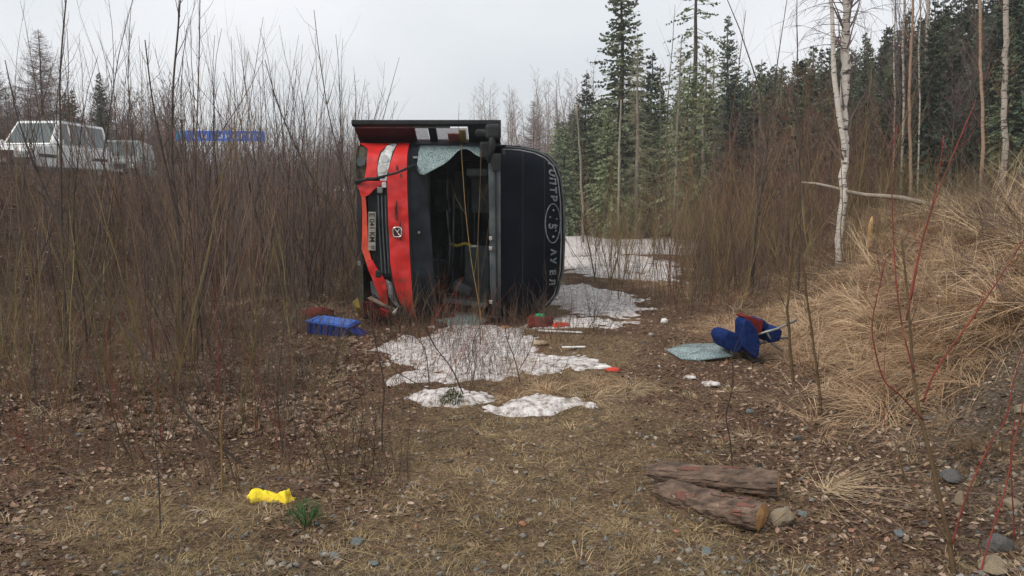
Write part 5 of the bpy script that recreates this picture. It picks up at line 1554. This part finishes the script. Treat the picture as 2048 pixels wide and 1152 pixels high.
# wiper
tubeo('wiper_arm', [Vector((LX(357), front(LX(357), LZ(716)) - .08, LZ(714))), Vector((LX(352), front(LX(352), LZ(750)) - .13, LZ(752))), Vector((LX(340), front(0, .7) - .14, LZ(800))), Vector((LX(325), front(0, .9) - .09, LZ(832)))], [.020, .016, .015, .02], M['black'], bus)
boxo('wiper_pivot', (LX(328), front(0, .9) - .06, LZ(832)), (.06, .05, .07), M['black'], bus, .01)
tubeo('wiper_blade', [Vector((LX(362), -.06, LZ(715))), Vector((LX(352), -.10, LZ(740))), Vector((LX(350), -.12, LZ(775)))], [.014, .02, .01], M['black'], bus)
for px, py in ((831, 309), (838, 458)):
    boxo('washer_nozzle', (LX(py), front(LX(py), LZ(px)) - .02, LZ(px)), (.03, .03, .06 if py < 400 else .03), M['steel'], bus, .005)

# interior
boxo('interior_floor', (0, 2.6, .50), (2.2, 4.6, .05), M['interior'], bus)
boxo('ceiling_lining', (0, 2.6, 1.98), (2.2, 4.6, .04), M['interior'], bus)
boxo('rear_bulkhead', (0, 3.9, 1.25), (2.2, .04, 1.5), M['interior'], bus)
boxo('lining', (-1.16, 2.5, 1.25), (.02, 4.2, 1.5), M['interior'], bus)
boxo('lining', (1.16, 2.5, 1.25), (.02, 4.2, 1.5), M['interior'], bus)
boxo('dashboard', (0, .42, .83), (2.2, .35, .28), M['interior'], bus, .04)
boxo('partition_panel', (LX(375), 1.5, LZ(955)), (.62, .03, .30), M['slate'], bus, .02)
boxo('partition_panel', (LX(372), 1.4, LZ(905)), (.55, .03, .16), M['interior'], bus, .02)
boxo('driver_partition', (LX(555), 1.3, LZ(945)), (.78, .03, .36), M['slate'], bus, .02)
tubeo('handrail', [Vector((LX(487), .9, LZ(888))), Vector((LX(492), .85, LZ(905))), Vector((LX(487), .9, LZ(922))), Vector((LX(492), .9, LZ(938)))], .022, M['yellowrail'], bus)
boxo('rail_clamp', (LX(493), .9, LZ(941)), (.03, .04, .10), M['white'], bus, .01)
a = Acc(); rc = [Vector((.62 + .23 * math.cos(6.283 * k / 24), .62 + .08 * math.sin(6.283 * k / 24), 1.06 + .2 * math.sin(6.283 * k / 24))) for k in range(25)]
a.tube(rc, .015, 6); a.tube([rc[0], rc[12]], .012, 5); a.tube([(.62, .62, 1.06), (.62, .5, .85)], .03, 6)
a.build('steering_wheel', M['black'], bus, smooth=True)
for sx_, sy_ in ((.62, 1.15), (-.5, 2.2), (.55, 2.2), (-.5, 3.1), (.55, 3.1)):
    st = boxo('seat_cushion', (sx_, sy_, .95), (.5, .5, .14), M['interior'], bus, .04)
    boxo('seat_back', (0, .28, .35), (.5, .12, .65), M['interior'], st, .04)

ri = random.Random(8)
for k in range(9):
    px = ri.uniform(880, 968); p0_ = ri.uniform(310, 420); l_ = ri.uniform(80, 230); d0 = ri.uniform(.5, 1.3)
    tubeo('hanging_cable', [Vector((LX(p0_), d0, LZ(px))), Vector((LX(p0_ + l_ * .5), d0 - .05, LZ(px + ri.uniform(-9, 9)))), Vector((LX(p0_ + l_), d0, LZ(px + ri.uniform(-6, 6))))], ri.uniform(.005, .012), M['slate' if k % 3 else 'rubber'], bus, 5)
boxo('luggage_rack', (LX(335), 1.6, LZ(950)), (.10, 1.8, .30), M['slate'], bus, .02)
boxo('fallen_trim', (LX(610), .75, LZ(925)), (.07, .5, .62), M['greytrim'], bus, .02, Matrix.Rotation(.12, 3, 'Y'))
boxo('fallen_cushion', (LX(585), 1.0, LZ(915)), (.16, .4, .3), M['greytrim'], bus, .04, Matrix.Rotation(.4, 3, 'Y'))
# opened entrance door lying over the upturned side
dr = bpy.data.objects.new('entrance_door', None)
def dpt(t, px, lift=0.0):      # t 0: outer (raised, front) edge, 1: hinge edge
    x = LX(243) * (1 - t) + LX(281) * t - lift
    return Vector((x, .10 + .55 * t, LZ(px)))
def dquad(name, t0, t1, pa, pb, m, th=.03, parent=None):
    a = Acc(); v = [dpt(t0, pa), dpt(t0, pb), dpt(t1, pb), dpt(t1, pa)]; n_ = Vector((th, .0, 0)) * -1
    a.v = [tuple(p) for p in v] + [tuple(p + n_) for p in v]
    a.f = [(0, 1, 2, 3), (7, 6, 5, 4), (0, 4, 5, 1), (1, 5, 6, 2), (2, 6, 7, 3), (3, 7, 4, 0)]
    return a.build(name, m, parent or bus)
door = dquad('door', .0, .12, 705, 1002, M['black'], .05)
dquad('door_rail', .86, 1.0, 707, 1000, M['black'], .05, door)
dquad('door_highlight_strip', .135, .19, 708, 900, M['steel'], .01, door)  # thin bright strip standing in for the highlight along the stile
dquad('door_lower_panel', .13, .86, 708, 828, M['darkred'], .03, door)
dquad('door_crossbar', .13, .86, 855, 871, M['black'], .035, door)
dquad('door_upper_panel', .13, .86, 935, 1000, M['black'], .04, door)
# the two panes: the wide one is smeared with red and yellow
def pane_mat(nm, c, al):
    m = mat(nm, c, tuple(min(1, v * 1.25) for v in c), .15, 5, 0, .6); m.node_tree.nodes['Principled BSDF'].inputs['Alpha'].default_value = al; return m
M['pane'] = pane_mat('door_pane_glass', (.45, .38, .40), .45)
M['sticker'] = mat('red_sticker', (.42, .09, .09), (.5, .2, .15), .5, 6)
M['stickery'] = mat('yellow_sticker', (.48, .36, .06), (.4, .3, .1), .5, 6)
dquad('door_pane', .2, .86, 829, 854, M['pane'], .008, door)
dquad('door_pane', .2, .86, 872, 934, M['pane'], .008, door)
dquad('red_smear', .45, .8, 893, 917, M['sticker'], .014, door)
dquad('yellow_sticker', .3, .8, 917, 930, M['stickery'], .016, door)
# mirror arm folded over the corner
tubeo('mirror_arm', [Vector((LX(262), .02, LZ(955))), Vector((LX(262), -.10, LZ(985))), Vector((LX(290), -.13, LZ(985))), Vector((LX(320), -.08, LZ(978)))], [.05, .05, .045, .025], M['black'], bus)
boxo('mirror_housing', (LX(261), -.05, LZ(987)), (.19, .22, .20), M['black'], bus, .04)
boxo('mirror_bracket', (LX(296), -.04, LZ(973)), (.22, .09, .16), M['black'], bus, .03)
strip('corner_bracket', [(300, 978, 1001), (335, 984, 1001)], M['black'], .07, nx=3, crumple=.03, seed=41)

# smashed lower front corner (each torn piece is its own part)
def torn(name, pix, dy, m, seed, bend=.05):
    rd = random.Random(seed); a = Acc(); n_ = len(pix)
    c = Vector((sum(LX(p[1]) for p in pix) / n_, 0, sum(LZ(p[0]) for p in pix) / n_)); c.y = front(c.x, c.z) + dy - bend * .5
    a.v.append(tuple(c))
    for px, py in pix: a.v.append((LX(py), front(LX(py), LZ(px)) + dy + rd.uniform(-bend, bend), LZ(px)))
    for k in range(n_): a.f.append((0, 1 + k, 1 + (k + 1) % n_))
    o = a.build(name, m, bus); s_ = o.modifiers.new('solid', 'SOLIDIFY'); s_.thickness = .018; s_.offset = 1; return o
torn('smashed_headlamp', [(772, 552), (784, 560), (789, 590), (797, 612), (786, 606), (775, 588)], .0, M['lampwhite'], 1)
torn('torn_grey_panel', [(736, 556), (752, 562), (758, 590), (764, 612), (748, 604), (738, 580)], .02, M['greytrim'], 2, .08)
torn('torn_red_panel', [(724, 598), (752, 600), (776, 618), (784, 640), (768, 652), (740, 648), (722, 632)], -.02, M['redcloth'], 3, .10)
torn('torn_red_panel', [(758, 612), (774, 620), (772, 634), (756, 630)], -.06, M['red'], 4, .04)
torn('bent_tan_strip', [(733, 590), (741, 586), (768, 602), (790, 616), (786, 626), (758, 608)], -.07, M['palewood'], 5, .02)
torn('white_foam_piece', [(780, 622), (793, 610), (791, 620), (784, 628)], -.12, M['white'], 6, .01)
torn('cavity_shade_sheet', [(793, 620), (806, 601), (814, 610), (818, 640), (815, 658), (800, 652), (782, 644)], -.01, M['interior'], 7, .02)  # solid dark sheet standing in for the shade inside the broken corner
torn('torn_dark_panel', [(780, 640), (797, 622), (804, 640), (808, 660), (790, 655)], -.06, M['black'], 8, .04)
torn('bent_orange_strip', [(700, 600), (712, 590), (716, 612), (704, 640)], .0, M['stickery'], 9, .04)
boxo('broken_lamp', (LX(520), front(0, .1) + .02, LZ(718)), (.06, .05, .05), M['steel'], bus, .01)

# ------------------------------------------------------------------ debris beside the bus
def slab(name, pix, z_off, m, label, cat, thick=.006, wav=.015, seed=0, group=None, tilt=None):
    rd = random.Random(seed); pts = [ground(px, py) for px, py in pix]
    c = sum(pts, Vector()) / len(pts); a = Acc(); n_ = len(pts)
    a.v.append((0, 0, z_off + wav)); 
    for p in pts: a.v.append(tuple(p - c + Vector((0, 0, z_off + rd.uniform(-wav, wav)))))
    for k in range(n_):
        mdp = (Vector(a.v[1 + k]) + Vector(a.v[0])) * .5 + Vector((0, 0, rd.uniform(-wav, wav))); a.v.append(tuple(mdp))
    o_ = 1 + n_
    for k in range(n_):
        k2 = (k + 1) % n_
        a.f += [(0, o_ + k, o_ + k2), (o_ + k, 1 + k, 1 + k2), (o_ + k, 1 + k2, o_ + k2)]
    o = a.build(name, m); o.location = c
    s_ = o.modifiers.new('solid', 'SOLIDIFY'); s_.thickness = thick
    return tag(o, label, cat, group)
M['glassflat'] = cracked_glass_mat(); M['glassflat'].name = 'shattered_glass_sheet'
slab('glass_sheet', [(865, 632), (900, 622), (970, 622), (985, 640), (960, 658), (900, 660), (870, 650)], .05, M['glassflat'], 'crumpled greenish windscreen glass on the snow under the bus front', 'glass', .008, .05, 1)
slab('glass_sheet', [(880, 612), (965, 608), (975, 622), (890, 624)], .16, M['glassflat'], 'sheet of glass leaning inside the lower windscreen opening', 'glass', .008, .03, 2)
slab('glass_sheet', [(1332, 706), (1370, 697), (1440, 694), (1478, 704), (1466, 722), (1400, 725), (1362, 722)], .04, M['glassflat'], 'pale green shattered glass sheet left of the blue seat', 'glass', .01, .025, 3)
def lump(name, px, py, dims, m, label, cat, seed, z=0.4):
    a = Acc(); bm = bmesh.new(); bmesh.ops.create_icosphere(bm, subdivisions=3, radius=1)
    for v in bm.verts:
        n = v.co.normalized(); f = .75 + .6 * float(fbm(n.x * 2.4 + seed, n.y * 2.4 + n.z * 3, seed)) - .25 * abs(math.sin(n.x * 9 + n.z * 5 + seed)) * .5
        v.co = Vector((n.x * dims[0] * f, n.y * dims[1] * f, max(n.z, -.5) * dims[2] * f))
    me_ = bpy.data.meshes.new(name); bm.to_mesh(me_); bm.free(); me_.materials.append(m)
    me_.polygons.foreach_set('use_smooth', [True] * len(me_.polygons))
    o = bpy.data.objects.new(name, me_); COL.objects.link(o); g_ = ground(px, py); o.location = (g_.x, g_.y, g_.z + dims[2] * z)
    return tag(o, label, cat)
rb = lump('bag', 1080, 655, (.19, .14, .13), M['redcloth'], 'dark red cloth bag with a green cap on top, on the snow by the bus', 'bag', 3)
gc = boxo('green_cap', (0, -.03, .11), (.12, .09, .05), M['green'], rb, .015)
lump('cloth', 1118, 655, (.15, .10, .05), M['orangecloth'], 'bright red cloth trailing right of the red bag', 'cloth', 5)
lump('cloth', 636, 636, (.24, .16, .11), M['redcloth'], 'dark red cloth heap behind the blue crate', 'cloth', 8)
lump('cloth', 1226, 742, (.075, .06, .025), M['orangecloth'], 'red end of the white and red wrapper', 'wrapper', 6)
lump('wrapper', 1206, 737, (.085, .05, .025), M['white'], 'white wrapper lying beside its red end on the track', 'wrapper', 7)
lump('snow_lump', 1380, 757, (.06, .05, .02), M['snow'], 'small white lump left of the larger one before the glass sheet', 'snow lump', 9)
lump('snow_lump', 1422, 772, (.085, .08, .03), M['snow'], 'larger white lump of snow before the blue seat', 'snow lump', 11)
lump('paper', 1328, 646, (.05, .04, .05), M['white'], 'crumpled white paper in the grass behind the track', 'paper', 12)
lump('paper', 1302, 672, (.03, .03, .03), M['plate'], 'tiny pale scrap before the crumpled white paper', 'paper', 13)
lump('plastic_scrap', 1880, 596, (.03, .03, .02), M['white'], 'bright white plastic scrap on the upper bank', 'plastic scrap', 14)
lump('bag', 882, 657, (.08, .06, .06), M['black'], 'small dark bundle before the glass under the bus', 'bundle', 15)
lump('cloth', 1010, 662, (.09, .08, .05), M['cut'], 'pale orange rag right of the crumpled glass', 'cloth', 16)
lump('cloth', 1080, 690, (.10, .07, .035), M['rocktan'], 'pinkish rag on the brown earth right of the snow', 'cloth', 17)
for px, py, w, rz, lab in [(1165, 630, .30, .1, 'thin white strip on the ground behind the bag'), (1215, 628, .14, .2, 'short white strip right of the long one'), (1120, 668, .55, -.05, 'long white strip before the red bag'), (1150, 700, .3, .3, 'thin white strip on the brown earth')]:
    g_ = ground(px, py); o = boxo('plastic_strip', (0, 0, 0), (w, .05, .012), M['white'], None, .003); o.location = (g_.x, g_.y, g_.z + .03); o.rotation_euler = (.05, .04, rz); tag(o, lab, 'plastic strip')
g_ = ground(1125, 855); o = tubeo('dry_stalk', [(0, 0, .012), (.08, .01, .02), (.16, -.01, .012)], [.003, .004, .002], M['straw']); o.location = g_; tag(o, 'single yellow stalk lying on the grassy track', 'stalk')

# blue crate
g_ = ground(658, 672)
cr = empty('plastic_crate', (g_.x, g_.y + .2, g_.z), 'blue ribbed plastic crate lying in the thicket left of the bus', 'crate', rot=(.05, .10, -.22))
a = Acc(); L_, W_, h_ = .54, .32, .14
for sx in (-1, 1): a.box((sx * L_ / 2, 0, h_ / 2), (.015, W_, h_))
for sy in (-1, 1): a.box((0, sy * W_ / 2, h_ / 2), (L_ - .02, .015, h_))
a.box((0, 0, .01), (L_ - .02, W_ - .02, .012)); a.build('body', M['crate'], cr)
a = Acc()
for sx in (-1, 1): a.box((sx * L_ / 2, 0, h_ + .005), (.045, W_ + .04, .02))
for sy in (-1, 1): a.box((0, sy * W_ / 2, h_ + .007), (L_ - .05, .045, .02))
a.build('rim', M['crate_lit'], cr)
lid = boxo('lid', (.03, 0, h_ + .025), (L_ - .06, W_ - .05, .015), M['crate_lit'], cr, .004, Matrix.Rotation(.06, 3, 'X'))
for k in range(7): boxo('rib', (-.235 + k * .078, -W_ / 2 - .014, h_ / 2), (.014, .018, h_ - .02), M['crate'], cr)
boxo('torn_flap', (.40, -.05, .07), (.24, .22, .014), M['crate'], cr, .003, Matrix.Rotation(.35, 3, 'Y'))

# wrecked coach seat
g_ = ground(1500, 728)
st = empty('coach_seat', (g_.x, g_.y + .12, g_.z), 'overturned blue coach seat with red trim and bare metal frame', 'seat', rot=(0, 0, .1))
def cushion(name, outline, y0, y1, m, parent, bev=.03):
    a = Acc(); n_ = len(outline)
    a.v = [(x, y0, z) for x, z in outline] + [(x, y1, z) for x, z in outline]
    a.f = [tuple(range(n_))[::-1], tuple(range(n_, 2 * n_))] + [(k, (k + 1) % n_, n_ + (k + 1) % n_, n_ + k) for k in range(n_)]
    return a.build(name, m, parent, bevel=bev)
def sp(px, py): return ((px - 1500) / 205, (735 - py) / 205)
cushion('backrest', [sp(*p) for p in [(1478, 650), (1484, 641), (1493, 643), (1508, 662), (1517, 690), (1516, 718), (1506, 724), (1494, 712), (1480, 700)]], -.14, .10, M['seatblue'], st, .022)
cushion('seat_cushion', [sp(*p) for p in [(1440, 684), (1445, 672), (1456, 669), (1480, 676), (1492, 690), (1488, 712), (1470, 716), (1450, 706)]], -.05, .30, M['seatblue'], st, .03)
cushion('red_trim', [sp(*p) for p in [(1484, 638), (1496, 636), (1530, 648), (1526, 672), (1516, 676), (1502, 654)]], -.06, .16, M['seatred'], st, .012)
cushion('armrest', [sp(*p) for p in [(1522, 650), (1540, 648), (1552, 660), (1545, 672), (1530, 668)]], .05, .35, M['seatblue'], st, .02)
cushion('side_cushion', [sp(*p) for p in [(1536, 672), (1565, 662), (1578, 672), (1572, 694), (1548, 698)]], .0, .3, M['seatblue'], st, .02)
for p in ([(1518, 676, -.05), (1560, 665, -.05), (1604, 648, -.02)], [(1530, 700, .05), (1570, 688, .05), (1600, 690, .1)], [(1540, 670, 0), (1558, 700, .02), (1580, 716, .02)]):
    tubeo('frame_tube', [Vector((*(lambda q: (q[0], p_[2], q[1]))(sp(p_[0], p_[1])),)) for p_ in p], .013, M['steel'], st)
cushion('seat_base', [sp(*p) for p in [(1494, 716), (1512, 722), (1532, 730), (1530, 738), (1505, 734)]], -.1, .2, M['rubber'], st, .01)

# yellow bag in the foreground: flattened wrinkled tube, open at its left end
g_ = ground(500, 1002); g2 = ground(590, 998)
yb = empty('plastic_bag', g_, 'crumpled bright yellow plastic bag in the left foreground', 'bag')
a = Acc(); K = 26; N_ = 44; ax = (g2 - g_); ax.z = 0; Lb = ax.length; u = ax.normalized(); w = Vector((-u.y, u.x, 0))
hts = ([0, .06, .2, .45, .6, .74, .84, .9, 1], [.030, .066, .060, .044, .036, .058, .070, .020, .012])
wds = ([0, .06, .2, .45, .6, .74, .84, .9, 1], [.020, .050, .046, .036, .034, .046, .048, .034, .014])
T_, V_ = np.meshgrid(np.arange(N_ + 1) / N_, np.linspace(-1, 1, K + 1), indexing='ij')
fold = np.abs(fbm(T_ * 7 + V_ * .6, V_ * 2.2 + T_ * 2, 5, 4) - .5)
fold2 = np.abs(fbm(T_ * 15, V_ * 4 + 7, 9, 3) - .5)
for i in range(N_ + 1):
    t = i / N_; hh_ = float(np.interp(t, *hts)); ww_ = float(np.interp(t, *wds))
    for k in range(K + 1):
        vv = -1 + 2 * k / K
        z = hh_ * (1 - abs(vv) ** 2.6) * (1 - 1.3 * float(fold[i, k])) - .010 * float(fold2[i, k]) + .004
        a.v.append(tuple(u * (t * Lb + .006 * math.sin(vv * 5)) + w * (vv * ww_ * (1 + .2 * math.sin(t * 17)) + .012 * math.sin(t * 6)) + Vector((0, 0, max(z, .002)))))
for i in range(N_):
    for k in range(K): b_ = i * (K + 1); a.f.append((b_ + k, b_ + k + 1, b_ + K + 2 + k, b_ + K + 1 + k))
o = a.build('film', M['yellow'], yb, smooth=True); s_ = o.modifiers.new('solid', 'SOLIDIFY'); s_.thickness = .002
c0 = Vector((-.004, -.012, .028)); a = Acc(); a.tube([c0 + Vector((-.004, -.01, 0)), c0 + Vector((.012, .0, 0))], [.010, .022], 7, True); a.build('folded_end', M['yellow'], yb)

# ------------------------------------------------------------------ vehicles on the road
def vehicle(name, loc, rz, paint, L, W, Hh, label, cat, van=False):
    o = empty(name, loc, label, cat, rot=(0, 0, rz))
    # side profile (x forward, z up): lower body and cabin, cabin leans inward
    hood = .56 * Hh
    low = [(-L / 2, .35), (-L / 2 + .03, hood), (L * .22, hood + .02), (L * .44, hood - .08), (L / 2, hood - .2), (L / 2 + .02, .45), (L / 2 - .1, .32)]
    top = [(-L / 2 + .08, hood), (-L / 2 + .22, Hh), (L * .10, Hh), (L * .24, hood + .02)]
    if van: low = [(-L / 2, .35), (-L / 2 + .02, hood), (L * .40, hood + .03), (L / 2, hood - .12), (L / 2 + .03, .42), (L / 2 - .1, .32)]; top = [(-L / 2 + .03, hood), (-L / 2 + .08, Hh), (L * .26, Hh), (L * .40, hood + .03)]
    def ext(pl, w0, w1, nm, m, par, zt):
        a = Acc(); n_ = len(pl); z0 = min(z for _, z in pl); z1 = max(z for _, z in pl)
        for sy in (-1, 1):
            for x_, z_ in pl:
                w_ = w0 + (w1 - w0) * (z_ - z0) / (z1 - z0); a.v.append((x_, sy * w_ / 2, z_))
        a.f = [tuple(range(n_)), tuple(range(n_, 2 * n_))[::-1]] + [(k, n_ + k, n_ + (k + 1) % n_, (k + 1) % n_) for k in range(n_)]
        return a.build(nm, m, par, bevel=.05)
    ext(low, W, W * .96, 'body', paint, o, 0)
    cabn = ext(top, W * .93, W * .78, 'cabin', paint, o, 0)
    # glass panes 4 mm proud of the cabin
    def pane(nm, pts): a = Acc(); a.poly(pts); q = a.build(nm, M['carglass'], cabn); s_ = q.modifiers.new('solid', 'SOLIDIFY'); s_.thickness = .012; s_.offset = 0
    x0, x1 = top[3][0], top[2][0]; zb, zt = hood + .07, Hh - .09
    def fx_(z_): return x0 + (x1 - x0) * (z_ - hood) / (Hh - hood) + .012
    def hw(z_): return (W * .93 + (W * .78 - W * .93) * (z_ - hood) / (Hh - hood)) / 2
    pane('windscreen', [(fx_(zb), -hw(zb) + .10, zb), (fx_(zb), hw(zb) - .10, zb), (fx_(zt), hw(zt) - .09, zt), (fx_(zt), -hw(zt) + .09, zt)])
    segs = [(-L / 2 + .35, -L * .22), (-L * .20, L * .0), (L * .02, x1 - .02)]
    for sy in (-1, 1):
        for k, (a0, a1) in enumerate(segs):
            b1 = a1 + (.16 if k == 2 else 0)
            pane('side_window', [(a0, sy * (hw(zb) + .006), zb), (b1, sy * (hw(zb) + .006), zb), (a1 - .02, sy * (hw(zt) + .006), zt), (a0 + .03, sy * (hw(zt) + .006), zt)])
    for sy in (-1, 1):
        hl_ = boxo('headlight', (L / 2 - .02, sy * W * .36, hood - .32), (.12, .30, .17), M['lampwhite'], o, .03)
        m_ = boxo('side_mirror', (x0 - .18, sy * (W / 2 + .10), hood + .10), (.12, .2, .18), paint, o, .04)
    gr = boxo('grille', (L / 2 + .015, 0, hood - .34), (.06, W * .42, .22), M['cardark'], o, .01)
    boxo('bumper', (L / 2 + .04, 0, .50), (.22, W * .98, .24), M['cardark'], o, .05)
    boxo('licence_plate', (L / 2 + .16, 0, .52), (.01, .5, .11), M['plate'], o)
    for sx in (-1, 1):
        for sy in (-1, 1):
            wx, wy = sx * L * .31, sy * (W / 2 - .13)
            a = Acc(); pr = [(-.11, .2), (-.11, .33), (-.08, .37), (.08, .37), (.11, .33), (.11, .2)]; K = 20
            for k in range(K):
                an = 6.283 * k / K
                for py_, r_ in pr: a.v.append((wx + r_ * math.cos(an), wy + py_, .37 + r_ * math.sin(an)))
            for k in range(K):
                for j in range(5): a.f.append((k * 6 + j, k * 6 + j + 1, ((k + 1) % K) * 6 + j + 1, ((k + 1) % K) * 6 + j))
            wh = a.build('wheel', M['rubber'], o, smooth=True)
            rm = Acc(); rm.tube([(wx, wy - .08, .37), (wx, wy + .08, .37)], .21, 14, True); rm.build('rim', M['steel'], wh)
            boxo('wheel_arch', (wx, sy * (W / 2 - .01), .70), (.92, .05, .10), M['cardark'], o, .02)
    boxo('roof_rail', (-L * .12, W * .34, Hh + .03), (L * .42, .04, .04), M['steel'], o); boxo('roof_rail', (-L * .12, -W * .34, Hh + .03), (L * .42, .04, .04), M['steel'], o)
    return o
vehicle('parked_car', (X(96, 27), 27.4, 2.36), R(-94), M['carwhite'], 4.6, 1.85, 1.9, 'white off road car parked on the embankment at far left', 'car')
vehicle('parked_car', (X(264, 36), 36, 2.36), R(-76), M['cargrey'], 4.2, 1.75, 1.85, 'grey green car with pale roof edge standing behind the white one', 'car', True)
# long blue board on two posts
bd = at(441, 272, 34)
sg = empty('road_sign', (bd.x, bd.y, h1(bd.x, bd.y)), 'long narrow blue sign board with pale marks beyond the thicket', 'sign', rot=(0, 0, .1))
hz_ = bd.z - sg.location.z
boxo('board', (0, 0, hz_), (3.65, .06, .42), M['signblue'], sg)
boxo('board_emblem', (-1.62, -.035, hz_ + .03), (.36, .012, .34), M['signcyan'], sg)
boxo('board_edge', (-1.835, -.01, hz_), (.03, .08, .44), M['sticker'], sg); boxo('board_edge', (1.835, -.01, hz_), (.03, .08, .44), M['signwhite'], sg)
rd = random.Random(2)
for k in range(9):
    xx = -1.05 + k * .32
    if k in (2,): continue
    a = Acc(); a.box((xx, -.036, hz_), (.05, .01, .2)); a.box((xx + .08, -.036, hz_ + rd.choice([-.08, 0, .08])), (.12, .01, .045))
    if k % 2: a.box((xx + .16, -.036, hz_ - .02), (.045, .01, .15))
    a.build('board_mark', M['signwhite'], sg)
for sx in (-1.3, 1.3): tubeo('post', [(sx, .06, -.3), (sx, .06, hz_ + .2)], .045, M['steel'], sg)

# ------------------------------------------------------------------ thin haze in the air
hz = Acc(); hz.box((0, 420, 30), (1190, 950, 62))
hm = bpy.data.materials.new('thin_haze'); hm.use_nodes = True
ht = hm.node_tree; ht.nodes.clear()
ho = ht.nodes.new('ShaderNodeOutputMaterial'); hv = ht.nodes.new('ShaderNodeVolumePrincipled')
hv.inputs['Color'].default_value = (0.95, 0.97, 1, 1); hv.inputs['Density'].default_value = 0.0011
ht.links.new(hv.outputs[0], ho.inputs['Volume'])
o = hz.build('haze', hm); tag(o, kind='stuff', label='thin pale haze in the air')
